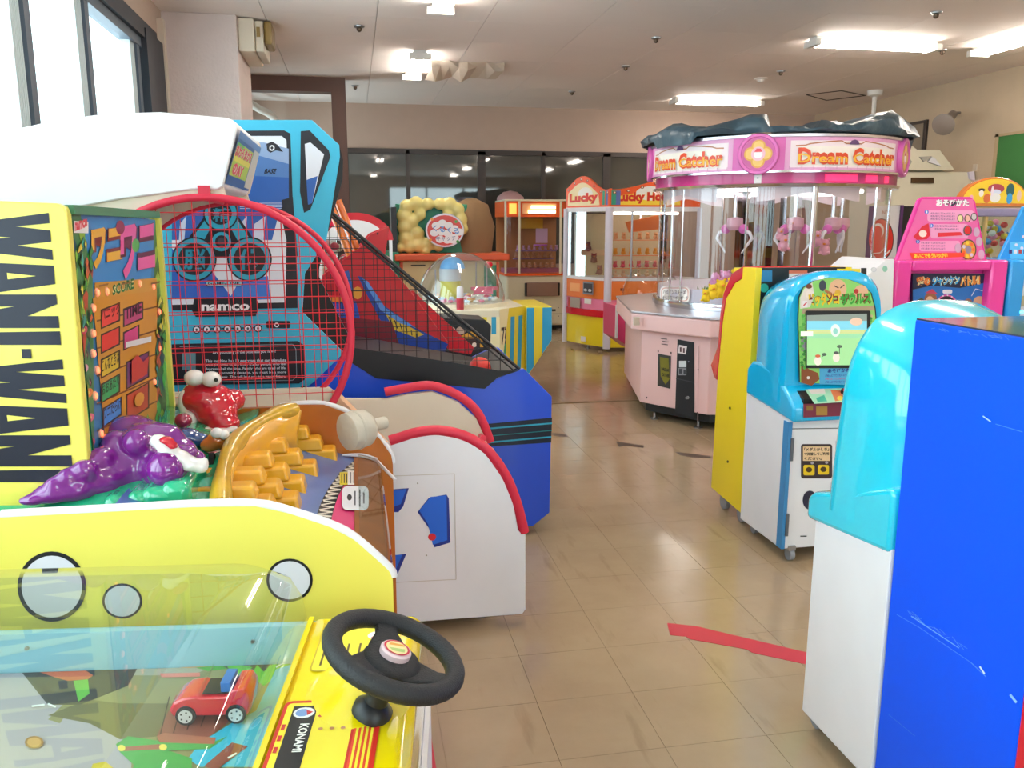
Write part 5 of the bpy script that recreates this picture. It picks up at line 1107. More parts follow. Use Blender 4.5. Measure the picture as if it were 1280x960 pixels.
def art1(t, y):
    a = Art(FY(y+.12), (0, -1, 0)); a.poly([(1152, 249), (1216, 249), (1231, 325), (1123, 325)], '#e565a6')
    a.text('あそびかた', (1170, 258), (1211, 258), (1170, 249), '#f6f2f4', .06, '#20203a', .07)
    for (x0_, y0_, x1_, y1_) in ((1159, 263, 1217, 277), (1163, 280, 1210, 298), (1149, 301, 1200, 314)): a.rrect(x0_, y0_, x1_, y1_, 3, '#eda0c8')
    for k, (x, y_) in enumerate(((1158, 265), (1164, 282), (1147, 302))):
        a.ell(x, y_, 2.6, 2.6, '#3a6ac8', 12); a.text(str(k+1), (x-1, y_+1.5), (x+1, y_+1.5), (x-1, y_-1.5), '#f4f4f8', .03)
    for x0_, y0_, n_ in ((1163, 267, 3), (1168, 283, 2), (1151, 304, 3)):
        for k in range(n_): a.text('ボタンをおしてじゃんけんしよう', (x0_, y0_+k*3.6+.8), (x0_+30, y0_+k*3.6+.8), (x0_, y0_+k*3.6-1.6), '#5a3a6a', .02)
    for x, h in ((1200, '#e8d8a0'), (1209, '#e8b0a0'), (1217, '#c8c0c0')): a.ell(x, 273 if x < 1215 else 271, 4, 5, '#4a4a3a', 14); a.ell(x, 273 if x < 1215 else 271, 3, 4, h, 12)
    a.ell(1209, 288, 5.5, 6.5, '#5a5a5a', 14); a.ell(1209, 288, 4, 5, '#d8202a', 12); a.ell(1210, 312, 10, 13, '#5a4a30', 24); a.ell(1210, 312, 8.5, 11.5, '#d8a03a', 20); a.ell(1210, 312, 4, 5, '#8a8a9a', 12)
    for k in range(7): a.ell(1210+6.3*cos(k*.9), 312+8.5*sin(k*.9), 2, 2.4, ['#e86a2a', '#c8c8d8', '#e8d03a'][k % 3], 8)
    a.poly([(1141, 296), (1152, 283), (1160, 279), (1162, 294), (1158, 299), (1146, 300)], '#d8263a'); a.ell(1153, 292, 5, 4.5, '#f0dcd0', 12)
    a.poly([(1136, 316), (1205, 316), (1205, 321), (1140, 324)], '#e8452a'); a.text('あいこでもういっかい', (1142, 323), (1184, 322), (1142, 317), '#f6d83a', .06)
    a.poly([(1172, 291), (1200, 290), (1203, 294), (1172, 296)], '#d82a3a')
    for x, y_ in ((1197, 310), (1226, 318), (1220, 290), (1223, 302)): a.ell(x, y_, 4, 6, '#c8a8c0', 10)
    a.put(t, 'sign_print')
    b = B(); b.prism(outY([(1141, 342), (1238, 342), (1238, 420), (1139, 420)], y+.03), 'y', y+.03, y+.048); b.obj('screen_board', mat('navy board', '#141c44', .3), t)
    a = Art(FY(y+.03), (0, -1, 0)); a.rect(1141, 342, 1238, 420, '#161c40'); a.poly([(1141, 362), (1165, 357), (1200, 360), (1238, 352), (1238, 420), (1141, 420)], '#1f6ab8')
    a.poly([(1141, 378), (1152, 372), (1160, 380), (1158, 420), (1141, 420)], '#2a3a2a')
    a.text('愛の', (1145, 358), (1163, 357), (1145, 346), '#e8701e', .06, '#f6e8b0', .06); a.text('ジャンケン', (1165, 358), (1200, 356), (1165, 346), '#2a9ad8', .05, '#f4f0c0', .06); a.text('バトル!!', (1200, 358), (1225, 356), (1200, 345), '#e8882a', .05, '#f6e8a0', .06)
    a.ell(1183, 386, 15, 18, '#e05aa0', 24); a.ell(1183, 386, 13, 16, '#1c1420', 24); a.rrect(1178, 362, 1190, 367, 2, '#e8e0ea')
    a.ell(1163, 374, 8, 9, '#9a5a3a', 14); a.ell(1162, 376, 5, 6, '#e0b090', 12); a.poly([(1156, 366), (1165, 361), (1172, 368)], '#c03a5a'); a.ell(1224, 378, 8, 8, '#c89a7a', 14); a.ell(1210, 378, 5, 5, '#8a5a4a', 12); a.line([(1214, 370), (1219, 361), (1230, 364), (1234, 378)], .8, '#dcd8e4')
    for k in range(8): a.ell(1183+14*cos(k*.4-2.7), 386+17*sin(k*.4-2.7), 1, 1, '#f4e0ee', 6)
    a.put(t, 'screen_print')
    a = Art(FY(y+.028), (0, -1, 0)); a.text('あいて', (1175, 384), (1189, 383), (1175, 379), '#ff3a3a', .05); a.rect(1207, 381, 1213, 384, '#e8f0ff'); a.rect(1216, 380, 1222, 384, '#e8f0ff'); a.put(t, 'lit_digits', artmat('lit digits', 2.0))
sign_cab('janken_machine', 'hot pink arcade machine with trapezoid instruction sign on top', pk, pks, 2.755, 3.42, 3.9, [(1154, 246), (1213, 246), (1219, 251), (1234, 328), (1119, 328), (1148, 250)], art1)
def art2(t, y):
    a = Art(FY(y+.12), (0, -1, 0)); a.rrect(1262, 302, 1330, 324, 3, '#5ac0f0')
    for k in range(6): a.rect(1261+k*6, 312, 1265+k*6, 317, ['#3a2a6a', '#e8e0e0', '#c03a3a'][k % 3])
    for x, y_ in ((1279, 296), (1270, 306), (1277, 310)): a.ell(x, y_, 2, 2, '#e8e0f0', 10)
    a.put(t, 'sign_print')
    b = B(); b.prism(outY([(1272, 342), (1345, 342), (1345, 420), (1272, 420)], y+.03), 'y', y+.03, y+.048); b.obj('screen_board', mat('pale screen', '#c4ccd2', .2), t)
    a = Art(FY(y+.03), (0, -1, 0)); a.rect(1272, 342, 1345, 420, '#cdd3d6'); a.ell(1278, 352, 4, 5, '#a8c0e8', 10); a.poly([(1272, 372), (1284, 368), (1284, 382), (1272, 384)], '#a8a080'); a.put(t, 'screen_print')
    p = ay(1277, 390, y-.021); b = B(); b.ball(p, (.012, .006, .012), 10, 6); b.obj('blue_lamp', emit('blue lamp', '#3ac8ff', 3), t, smooth=60)
sb = mat('bright sky moulding', '#1e9ae8', .25, coat=.5, var=.03)
sign_cab('janken_machine', 'bright sky blue twin of the hot pink machine, cut by the right photo edge', sb, '#3aa8e8', 3.435, 4.1, 3.9, [(1280, 258), (1345, 258), (1362, 328), (1247, 328)], art2)
t = thing('white_back_cabinet', 'plain white slant-topped cabinet with two faint round stickers', 'arcade machine', (2.6, 4.0, 0))
q_ = outY([(1083, 345), (1108, 324), (1118, 324), (1121, 470), (1083, 470)], 3.8)
q_[-1] = (q_[-1][0], .05); q_[-2] = (q_[-2][0], .05)
b = B(); b.prism(q_, 'y', 3.80, 4.2); b.obj('side_panel', white, t, bev=.004)
a = Art(FY(3.80), (0, -1, 0)); a.ell(1106, 336, 3.2, 4, '#8fc0ae', 14); a.ell(1092, 337, 3.6, 3, '#cfd0d8', 14); a.ell(1092, 337, 2.9, 2.3, '#e4e2e8', 14); a.put(t, 'stickers')
# ---------- machines further back on the right
t = thing('red_round_logo_cabinet', 'white cabinet side with big red round emblem beside a black screen box', 'arcade machine', (5.0, 7.5, 0))
q_ = outY([(1096, 258), (1123, 257), (1128, 330), (1098, 330)], 7.3); z1_ = q_[1][1]
b = B(); b.box(q_[0][0], q_[1][0]+.02, 7.3, 7.34, .05, z1_); b.obj('side_panel', white, t)
b = B(); b.box(q_[1][0]+.021, q_[1][0]+.045, 7.28, 7.8, .05, z1_+.004); b.obj('purple_edge', mat('purple edge', '#5a2a6a', .4), t)
b = B(); b.box(q_[1][0]+.051, q_[1][0]+.24, 7.32, 7.8, .05, z1_-.004); b.obj('screen_box', black, t)
a = Art(FY(7.3), (0, -1, 0)); a.ell(1102, 299, 15, 26, '#1c1c1e', 28); a.ell(1101, 299, 15, 25, '#dc2a22', 28); a.ell(1098, 288, 7, 9, '#f0e8e4', 16); a.ell(1097, 290, 6, 8, '#dc2a22', 16); a.line([(1113, 312), (1104, 322), (1094, 324)], 1.6, '#f0e8e4'); a.line([(1108, 308), (1100, 316), (1090, 317)], 1.2, '#f0e8e4')
a.text('NO', (1103, 268), (1110, 268), (1103, 263), '#b8604a', .02)
a.put(t, 'emblem_print')
t = thing('arch_prize_machine', 'prize machine with orange-rimmed yellow arch showing small figures', 'prize machine', (4.8, 5.8, 0))
ac = ay(1243, 255, 4.5); SA = Matrix.Translation(ac) @ Matrix.Scale(.82, 4) @ Matrix.Translation(-Vector((ac.x, 5.5, ac.z)))
def AB(): b = B(); b.X = SA; return b

P = [(ac.x+.30*cos(radians(k)), ac.z-.02+.215*sin(radians(k))) for k in range(0, 181, 10)]
b = AB(); b.prism(P, 'y', 5.5, 5.56); b.obj('arch_sign', mat('orange moulding'), t, bev=.006)
a = Art(lambda u, v: Vector((ac.x+u*.82, 4.5, ac.z+v*.82)), (0, -1, 0)); a.poly([(.275*cos(radians(k)), .005+.175*sin(radians(k))) for k in range(0, 181, 10)], '#f0c630')
random.seed(77)
a.ell(.0, .11, .07, .035, '#a83a4a', 14); a.ell(.0, .085, .045, .02, '#d8d8e4', 12); a.ell(.0, .045, .045, .035, '#ece4da', 12); a.ell(-.12, .10, .03, .012, '#3a2a2a', 10); a.ell(-.12, .075, .02, .025, '#f0e0d0', 10); a.ell(-.2, .04, .018, .025, '#e8a0b0', 10); a.ell(.12, .1, .035, .05, '#2a5a5a', 12); a.ell(.12, .04, .025, .04, '#3a9ad0', 12); a.ell(.2, .06, .02, .04, '#e8c0b0', 10); a.ell(-.07, .04, .03, .035, '#d86a3a', 10); a.ell(-.03, .09, .012, .04, '#f0dce0', 10)
a.put(t, 'arch_print')
b = AB(); b.box(ac.x-.3, ac.x+.3, 5.49, 5.6, ac.z-.09, ac.z-.03); b.obj('lintel', mat('lavender grey', '#8e84a0', .4), t, bev=.005)
b = AB(); b.box(ac.x-.3, ac.x+.3, 5.5, 6.0, ac.z+(.05-ac.z)/.82, 1.18); b.obj('cabinet', mat('tan board', '#c8a868', .5), t, bev=.01)
for dx in (-.29, -.06, .27):
    b = AB(); b.box(ac.x+dx, ac.x+dx+.02, 5.5, 5.53, 1.18, ac.z-.09); b.obj('post', mat('tan board'), t)
b = AB(); b.box(ac.x-.3, ac.x+.3, 5.9, 5.92, 1.18, ac.z-.05); b.obj('back_panel', mat('tan light board', '#d8c49a', .5), t)
b = AB(); b.box(ac.x-.29, ac.x+.29, 5.512, 5.517, 1.18, ac.z-.09); b.obj('front_glass', clear, t)
b = AB()
for k in range(70):
    b.cur = lin(random.choice(['#d83a3a', '#e8c030', '#e88ab0', '#5ab04a', '#3a8ad0', '#e8e0d8'])); b.ball((ac.x+random.uniform(-.02, .27), random.uniform(5.55, 5.85), random.uniform(1.2, ac.z-.13)), (.026, .026, .024), 7, 5)
tagset(b.obj('prize_heap', artmat('print')), 'heap of tiny bright prizes behind the glass under the yellow arch', 'prizes', None, 'stuff')
b = AB(); b.box(ac.x-.2, ac.x-.14, 5.6, 5.64, 1.2, 1.6); b.obj('paper_strip', mat('cord white'), t)
t = thing('white_ride_canopy', 'off-white machine with moulded canopy and dark slot, by the right wall', 'arcade machine', (6.7, 9.3, 0))
ow = mat('off white plastic', '#d9d1bd', .5)
q_ = outY([(1100, 214), (1217, 215), (1217, 219), (1222, 300), (1100, 300)], 9.0); q_[3] = (q_[2][0], .05); q_[4] = (q_[4][0], .05)
b = B(); b.prism(q_, 'y', 9.0, 9.6); b.obj('body', ow, t, bev=.01)
b = B(); b.prism(outY([(1105, 213), (1105, 188), (1128, 188), (1132, 181), (1137, 179), (1142, 183), (1147, 187), (1175, 187), (1193, 211), (1192, 213)], 8.95), 'y', 8.95, 9.5); b.obj('canopy', ow, t, bev=.015)
b = B(); b.prism(outY([(1126, 197), (1136, 196), (1140, 202), (1137, 208), (1126, 209)], 8.93), 'y', 8.93, 8.951); b.prism(outY([(1150, 196), (1165, 195), (1160, 200), (1155, 202)], 8.93), 'y', 8.93, 8.951); b.obj('recess', mat('recess grey', '#9d9a92', .6), t)
b = B(); b.prism(outY([(1165, 196), (1169, 198), (1177, 208), (1160, 202)], 8.93), 'y', 8.93, 8.951); b.obj('fin', mat('cord white'), t)
b = B(); b.prism(outY([(1139, 222), (1167, 222), (1167, 229), (1139, 229)], 8.99), 'y', 8.985, 8.999); b.obj('slot', mat('slot brown', '#4a3018', .5), t)
b = B(); b.prism(outY([(1211, 215), (1218, 214), (1219, 226), (1213, 224)], 8.97), 'y', 8.97, 8.999); b.obj('corner_piece', mat('lavender white', '#dcd4e4', .5), t)
# ---------- the big round crane machine
DX, DYc = 3.325, 6.35
t = thing('round_crane_machine', 'big round pink crane machine with lettered band and curved glass', 'crane machine', (DX, DYc, 0))
pink = mat('pale pink cabinet', '#ecc2c0', .4, var=.03); mag = mat('magenta band', '#c02a78', .3, coat=.3); pbd = mat('pink band', '#d86ab4', .35)
def oct_(r, a0=198, w_=28): return [(DX+r*cos(radians(a0+k*90+d)), DYc+r*sin(radians(a0+k*90+d))) for k in range(4) for d in (0, w_)]
b = B(); b.prism(oct_(1.26), 'z', .12, .70); b.obj('cabinet', pink, t, bev=.006)
b = B(); b.prism(oct_(1.2), 'z', .05, .12); b.obj('plinth', black, t)
for q in (203, 222, 250): foot(t, DX+1.2*cos(radians(q)), DYc+1.2*sin(radians(q)), .05)
b = B(); b.prism(oct_(1.345, 197, 30), 'z', .685, .81); b.obj('apron', pink, t, bev=.012)
b = B(); b.prism(oct_(1.35, 197, 30), 'z', .812, .828); b.obj('counter_top', mat('mirror steel', '#d4d0d8', .28, 1), t, bev=.004)
A_, B_ = [Vector((*p, 0)) for p in oct_(1.262)[:2]]
nr = Vector(((B_-A_).y, -(B_-A_).x, 0)).normalized(); nr = nr if nr.dot(A_-Vector((DX, DYc, 0))) > 0 else -nr
def FP2(px, py):
    d = ray(px, py); o = Vector((0, 0, EYE)); k = (A_-o).dot(nr)/d.dot(nr); return o+d*k
a = Art(FP2, nr)
a.poly([(847, 424), (868, 428), (868, 522), (844, 515)], '#1e2026'); a.line([(845, 473), (868, 478)], 1, '#3a3c44')
a.poly([(849, 431), (859, 433), (857, 443), (847, 441)], '#e8dcdc'); a.rect(850, 434, 852, 440, '#4a2028'); a.rect(854, 435, 856, 441, '#4a2028'); a.rect(849, 451, 858, 459, '#d8dce0'); a.rect(848, 460, 858, 469, '#8c8e94'); a.rect(849, 461, 853, 467, '#3a3c44'); a.rect(854.5, 462, 857.5, 468, '#3a3c44'); a.ell(860, 497, 1.6, 2, '#e8e8ec', 10); a.ell(861, 452, 1, 1, '#8888a0', 6)
a.poly([(823, 442), (839, 445), (838, 486), (822, 482)], '#3c3a38'); a.poly([(825, 446), (836, 448), (837, 474), (832, 481), (826, 470)], '#7a741e'); a.text('DREAM', (827, 463), (836, 465), (827, 459), '#1c1a14', .05); a.text('CATCHER', (828, 470), (837, 472), (828, 466), '#1c1a14', .05)
for k, (x, y_) in enumerate(((830, 424), (832, 427.5), (831, 431))): a.line([(x-4, y_-1), (x+4, y_)], .9, '#4a3030')
for x, y_ in ((807.5, 497), (822, 439), (838, 441), (872, 462), (871, 516)): a.ell(x+1, y_, .9, 1.3, '#3a2020', 8)
a.line([(873.5, 432), (872.5, 528)], .7, '#c8a0a0')
a.put(t, 'coin_panel_print')
b = B(); c__ = FP2(860, 497); b.cyl(c__, c__+nr*.02, .01, 10); b.obj('lock', steel, t)
p = oct_(1.35, 197, 30); b = B(); q = ay(793, 400, 5.9); b.box(q.x-.02, q.x+.02, 5.84, 5.87, .73, .79); b.obj('sticker', mat('bead beige'), t)
# glass drum
RG = .885
b = B(); b.lathe([(RG+.03, 0), (RG+.035, .02), (RG+.03, .05), (RG-.02, .05), (RG-.02, 0)], (DX, DYc, .828), 64); b.obj('lower_ring', chrome, t, smooth=40)
b = B(); b.lathe([(RG-.012, 0), (RG-.012, .10)], (DX, DYc, .878), 64); b.obj('printed_skirt', mat('pale lilac skirt', '#dcd6e2', .4), t, smooth=40)
b = B(); b.lathe([(RG, .05), (RG, .92)], (DX, DYc, .828), 64); b.obj('curved_glass', glass('drum glass', '#f4f4f6', 1.5, .015), t, smooth=60)
for q in (188, 197, 232, 262, 298, 318, 335, 90, 45, 140):
    b = B(); x, y = DX+(RG+.004)*cos(radians(q)), DYc+(RG+.004)*sin(radians(q)); b.cyl((x, y, .87), (x, y, 1.75), .007 if q != 262 else .02, 8); b.obj('glass_post', chrome, t, smooth=40)
def FC(R, a_): 
    def f(px, py):
        d = ray(px, py); r = R+a_[0].k; A2 = d.x*d.x+d.y*d.y; B2 = -2*(d.x*DX+d.y*DYc); C2 = DX*DX+DYc*DYc-r*r
        k = (-B2-sqrt(max(B2*B2-4*A2*C2, 0)))/(2*A2); return Vector((d.x*k, d.y*k, EYE+d.z*k))
    return f
def FT(R, a_):       # angle in degrees, height
    return lambda q, z: Vector((DX+(R+a_[0].k)*cos(radians(q)), DYc+(R+a_[0].k)*sin(radians(q)), z))
RB = .965
b = B(); b.lathe([(RG-.02, 1.72), (RB-.03, 1.725), (RB-.02, 1.745), (RB-.045, 1.75)], (DX, DYc, 0), 72); b.obj('lower_rim', chrome, t, smooth=40)
b = B(); b.lathe([(RB-.045, 1.75), (RB-.045, 1.815)], (DX, DYc, 0), 72); b.obj('magenta_band', mag, t, smooth=40)
b = B(); b.lathe([(RB-.045, 1.815), (RB+.01, 1.818), (RB+.01, 1.832), (RB, 1.834)], (DX, DYc, 0), 72); b.obj('band_rim', chrome, t, smooth=40)
b = B(); b.lathe([(RB, 1.834), (RB, 2.055)], (DX, DYc, 0), 96); b.obj('sign_band', pbd, t, smooth=40)
b = B(); b.lathe([(RB, 2.055), (RB+.012, 2.057), (RB+.012, 2.075), (RB-.04, 2.078), (.01, 2.08)], (DX, DYc, 0), 72); b.obj('top_rim', mat('mirror steel'), t, smooth=40)
h_ = [None]; a = Art(None, (0, 0, 0), .002); h_[0] = a; a.F = FT(RB, h_)
def band(q0, q1, z0_, z1_, hexc):
    k0 = a.k; n_ = max(1, int(abs(q1-q0)/3))
    for i in range(n_):
        a.k = k0; qa_, qb_ = q0+(q1-q0)*i/n_, q0+(q1-q0)*(i+1)/n_; a.poly([(qa_, z0_), (qb_, z0_), (qb_, z1_), (qa_, z1_)], hexc)
    a.k = k0+.0006
def wave(q0, q1, zf, wd, hexc):
    k0 = a.k; n_ = 26
    for i in range(n_):
        a.k = k0; qa_, qb_ = q0+(q1-q0)*i/n_, q0+(q1-q0)*(i+1)/n_; u0, u1 = i/n_, (i+1)/n_; a.poly([(qa_, zf(u0)-wd), (qb_, zf(u1)-wd), (qb_, zf(u1)+wd), (qa_, zf(u0)+wd)], hexc)
    a.k = k0+.0006
for s0, s1 in ((173, 226), (247, 304), (322, 376), (28, 82), (98, 156)):
    h_ = [None]; a = Art(None, (0, 0, 0), .002); h_[0] = a; a.F = FT(RB, h_)
    band(s0, s1, 1.835, 2.054, '#e2a6cc'); band(s0+2, s1-2, 1.85, 2.03, '#f2e2e6'); band(s0+5, s1-5, 1.862, 1.99, '#f4ece2')
    wave(s0+4, s1-4, lambda u: 1.995+.035*abs(sin(u*pi*1.0))*(1 if .1 < u < .9 else .3)-(.018 if abs(u-.5) < .08 else 0), .004, '#b06a3a')
    for k in range(12):
        qq = s0+2+(s1-s0-4)*k/11; a.F = FT(RB, h_)
        band(qq-.12, qq+.12, 1.84, 1.862, '#c890b0')
    mid = (s0+s1)/2; a.poly([(mid-2.4, 2.005), (mid+2.4, 2.005), (mid+1.6, 2.03), (mid, 2.038), (mid-1.6, 2.03)], '#5a3a6a')
    L0, L1 = s0+5, s1-4
    W_ = L1-L0; vs, fs = text2d('Dream Catcher', .085); vs0, fs0 = text2d('Dream Catcher', .05)
    for (vv, ff), c1, c2, dk in (((vs, fs), '#f4e8d8', '#f4e8d8', 0), ((vs0, fs0), '#d8441e', '#e8a024', .0008)):
        for zi, hc, ka in ((0, c1, 0),) if dk == 0 else ((0, c1, 0),):
            a.k += dk; a.add([a.F(L0+W_*u, 1.868+.115*v) for u, v in vv], ff, lin(hc)); a.k += .0005
    kk = a.k; vs2, fs2 = text2d('Dream Catcher', .015)
    a.k = kk+.0006; a.add([a.F(L0+W_*u, 1.882+.06*v) for u, v in vs2], fs2, lin('#efb52a')); a.put(t, 'lettering')
# round medallions between the lettered fields, LED lamps
def medallion(q):
    cxm, cym = DX+(RB+.012)*cos(radians(q)), DYc+(RB+.012)*sin(radians(q)); M_ = Matrix.Translation((cxm, cym, 1.945)) @ Matrix.Rotation(radians(q+90), 4, 'Z') @ Matrix.Rotation(pi/2, 4, 'X')
    b = B(); b.X = M_; b.lathe([(.001, -.03), (.135, -.03), (.142, -.01), (.135, .012), (.118, .012), (.112, .004), (.001, .004)], (0, 0, 0), 32); m_ = b.obj('medallion', pbd, t, smooth=40)
    a = Art(lambda x, y: M_ @ Vector((x, y, .004)), M_.to_3x3() @ Vector((0, 0, 1)), .001)
    a.ell(0, 0, .108, .108, '#c85a9a', 28)
    for k in range(4): a.ell(.048*cos(k*pi/2), .048*sin(k*pi/2), .048, .048, '#dda23c', 20)
    for k in range(4): a.ell(.05*cos(k*pi/2), .05*sin(k*pi/2), .036, .036, '#ecc26a', 18)
    a.ell(0, .0, .048, .048, '#e8b4c4', 20); a.ell(0, -.005, .03, .026, '#f4eef0', 16); a.poly([(-.028, .012), (.028, .012), (.016, .034), (-.012, .036)], '#d83a4a'); a.put(m_, 'medallion_print')
for q in (236.5, 313, 90, 16, 164): medallion(q)
hh = [None]; a = Art(None, (0, 0, 0), .003); hh[0] = a; a.F = FT(RB-.045, hh)
for q0, q1 in ((265, 281), (286, 294), (300, 304)): 
    for i in range(5): a.k = .003; a.poly([(q0+(q1-q0)*i/5, 1.76), (q0+(q1-q0)*(i+1)/5, 1.76), (q0+(q1-q0)*(i+1)/5, 1.805), (q0+(q1-q0)*i/5, 1.805)], '#ff2a5c')
a.put(t, 'lit_red_lamps', artmat('led red', 1.6))
hh2 = [None]; a = Art(None, (0, 0, 0), .003); hh2[0] = a; a.F = FT(RB-.045, hh2); a.poly([(235, 1.75), (238, 1.75), (238, 1.83), (235, 1.83)], '#ece6e4'); a.rect(236, 1.78, 236.8, 1.79, '#8a8a98'); a.put(t, 'label_print')
# inside: playfield, columns, valance, claws
b = B(); b.lathe([(.001, 0), (RG-.03, 0)], (DX, DYc, .93), 40); b.obj('playfield', mat('lilac playfield', '#d8c4d8', .5), t)
for q in range(0, 360, 72):
    b = B(); x, y = DX+.2*cos(radians(q)), DYc+.2*sin(radians(q)); b.box(x-.05, x+.05, y-.05, y+.05, .93, 1.74); b.obj('mirror_column', mat('mirror panel', '#b8b4b8', .08, 1), t)
b = B()
for k in range(5):
    q0 = k*72+20; rr_ = [[(DX+(RG-.03)*cos(radians(q0+j*4)), DYc+(RG-.03)*sin(radians(q0+j*4)), z_) for j in range(14)] for z_ in (1.73, 1.73-.0)]
    rr_[1] = [(x, y, 1.655+.03*cos((j-6.5)*.48)) for j, (x, y, z_) in enumerate(rr_[1])]
    b.loft(rr_, caps=False, closed=False)
o = b.obj('valance', mat('pink white valance', '#ecdce0', .5), t); s_ = o.modifiers.new('s', 'SOLIDIFY'); s_.thickness = .004
b = B(); b.lathe([(.001, 0), (RG, 0)], (DX, DYc, 1.738), 40); b.obj('inner_roof', mat('cord white'), t)
b = B(); b.tube([(DX+.68*cos(2*pi*k/40), DYc+.68*sin(2*pi*k/40), 1.715) for k in range(40)], .012, 8, closed=True); b.obj('added_ring_lamp', emit('added ring lamp', '#fff4f0', 8.0), t)  # glowing ring added under the roof to brighten the drum's inside
for q in (215, 262, 300, 335):
    x, y = DX+.55*cos(radians(q)), DYc+.55*sin(radians(q))
    g = thing('crane_claw', {215: 'left crane claw inside the round glass drum', 262: 'open white-fingered crane claw in the middle of the round drum', 300: 'crane claw right of the open one in the round drum', 335: 'crane claw farthest right in the round drum'}[q], 'crane claw', (x, y, 1.4))
    b = B(); b.cyl((x, y, 1.5), (x, y, 1.735), .018, 10); b.obj('rod', chrome, g, smooth=40)
    b = B(); b.lathe([(.02, .1), (.06, .09), (.065, .03), (.04, 0), (.001, 0)], (x, y, 1.42), 18); b.obj('claw_body', mat('claw pinkish', '#d8a8b4', .3), g, smooth=40)
    tx, ty_ = -sin(radians(q+0)), cos(radians(q+0))
    for s_ in (-1, 1):
        b = B(); P = [(x+tx*s_*.04, y+ty_*s_*.04, 1.44), (x+tx*s_*.13, y+ty_*s_*.13, 1.40), (x+tx*s_*.15, y+ty_*s_*.15, 1.36), (x+tx*s_*.07, y+ty_*s_*.07, 1.25)]; b.tube(P, [.014, .014, .013, .006], 8); b.obj('claw_finger', mat('cord white'), g, smooth=50)
        b = B(); p = Vector((x+tx*s_*.075, y+ty_*s_*.075, 1.43)); b.ball(p, .036); b.obj('claw_cap', pbd, g, smooth=60)
for q, zz, hc, w_ in ((230, 1.18, 'banner yellow', .09), (275, 1.2, 'poster maroon', .16), (310, 1.15, 'strip blue', .05)):
    pass
def plush(name, label, group, hexs, x, y, z, r, hb=None, src=[{}]):
    key = (name, hexs)
    if key not in src[0]:
        g = thing(name, label, 'plush toy', (0, 0, 0), group); bm_ = mat('plush '+hexs, hexs, .9, bump=.3, bscale=80)
        b = B(); b.ball((0, 0, 1*.5), (.5, .46, .5), 12, 8); b.ball((-.38, -.3, .25), (.17, .2, .14), 8, 6); b.ball((.38, -.3, .25), (.17, .2, .14), 8, 6); b.obj('body', bm_, g, smooth=60)
        b = B(); b.ball((0, -.1, 1.1), (.42, .38, .38), 12, 8); b.ball((-.3, -.05, 1.42), (.12, .08, .13), 8, 6); b.ball((.3, -.05, 1.42), (.12, .08, .13), 8, 6); b.obj('head', bm_, g, smooth=60)
        b = B(); b.ball((0, -.46, 1.05), (.15, .1, .1), 8, 6); b.obj('muzzle', mat('plush muzzle', hb or '#f4e2c8', .8), g, smooth=60)
        src[0][key] = (g, list(g.children)); first = True
    g, ch = src[0][key]
    if not g.get('used'):
        g['used'] = 1; n = g
    else:
        n = g.copy(); COL.objects.link(n)
        for c in ch: k = c.copy(); COL.objects.link(k); k.parent = n
        n['label'] = label; n['group'] = group
    n.location = (x, y, z); n.scale = (r, r, r); n.rotation_euler = (0, 0, random.uniform(-.8, .8)); return n
random.seed(44)
for px, py, s in ((890, 373, .075), (900, 371, .09), (910, 374, .085), (922, 368, .13), (905, 366, .09), (916, 372, .10), (882, 376, .06)):
    p = az(px, py, .945); plush('plush_chick', 'yellow plush chick piled at the front of the round crane drum', 'yellow plush chicks in the round crane', '#f0cc2a', p.x, p.y, .935, s, '#e8862a')
for k, (q, rr_, z, s) in enumerate(((212, .6, .965, .1), (217, .68, .965, .09), (221, .55, .965, .11), (208, .68, .965, .09), (215, .72, .965, .07))):
    plush('plush_toy', 'pink plush toy lying left of the yellow chicks in the round crane', 'pink plush toys in the round crane', '#dc9ac4', DX+rr_*cos(radians(q)), DYc+rr_*sin(radians(q)), z, s)
for k, (q, rr_, z, s) in enumerate(((248, .8, 1.35, .06), (250, .8, 1.27, .08), (253, .78, 1.42, .05), (270, .72, 1.3, .08), (276, .72, 1.24, .08))):
    n = plush('hanging_plush', 'small pink plush prize hanging inside the round crane drum', 'pink plush prizes hanging in the round crane', '#e0a0b0', DX+rr_*cos(radians(q)), DYc+rr_*sin(radians(q)), z, s)
b = B()
for k in range(150):
    q = random.uniform(205, 262); r = random.uniform(.74, .84); b.cur = lin(random.choice(['#4a7a2a', '#6a9a3a', '#8aa04a', '#f0e8d0'])); x, y = DX+r*cos(radians(q)), DYc+r*sin(radians(q)); b.add([(x-.02, y, .93), (x+.02, y, .93), (x+random.uniform(-.02, .02), y+.01, .93+random.uniform(.04, .08))], [(0, 1, 2)])
tagset(b.obj('artificial_grass', artmat('print')), 'green and cream artificial grass strip inside the round crane drum', 'grass', None, 'stuff')
hh3 = [None]; a = Art(None, (0, 0, 0), .004); hh3[0] = a; a.F = FC(RG, hh3)
a.rrect(825, 358, 862, 378, 5, '#f4ece8'); a.rrect(826.5, 359.5, 860.5, 376.5, 4.5, '#e0a89a'); a.rrect(827.5, 360.5, 859.5, 375.5, 4, '#f6f0ec')
a.text('ハミインスターズ', (829, 367), (857, 368), (829, 362), '#6a5a5a', .02); a.text('えらび缶リボンポーチ', (828, 374.5), (860, 375), (828, 369.5), '#6a5a5a', .02)
for x in (844, 883, 900, 912): a.ell(x, 388+(x-844)*.03, 6, 5, '#e2b2dc', 16); a.ell(x, 388+(x-844)*.03, 3, 2.5, '#d08ac8', 10)
a.put(t, 'glass_sticker')
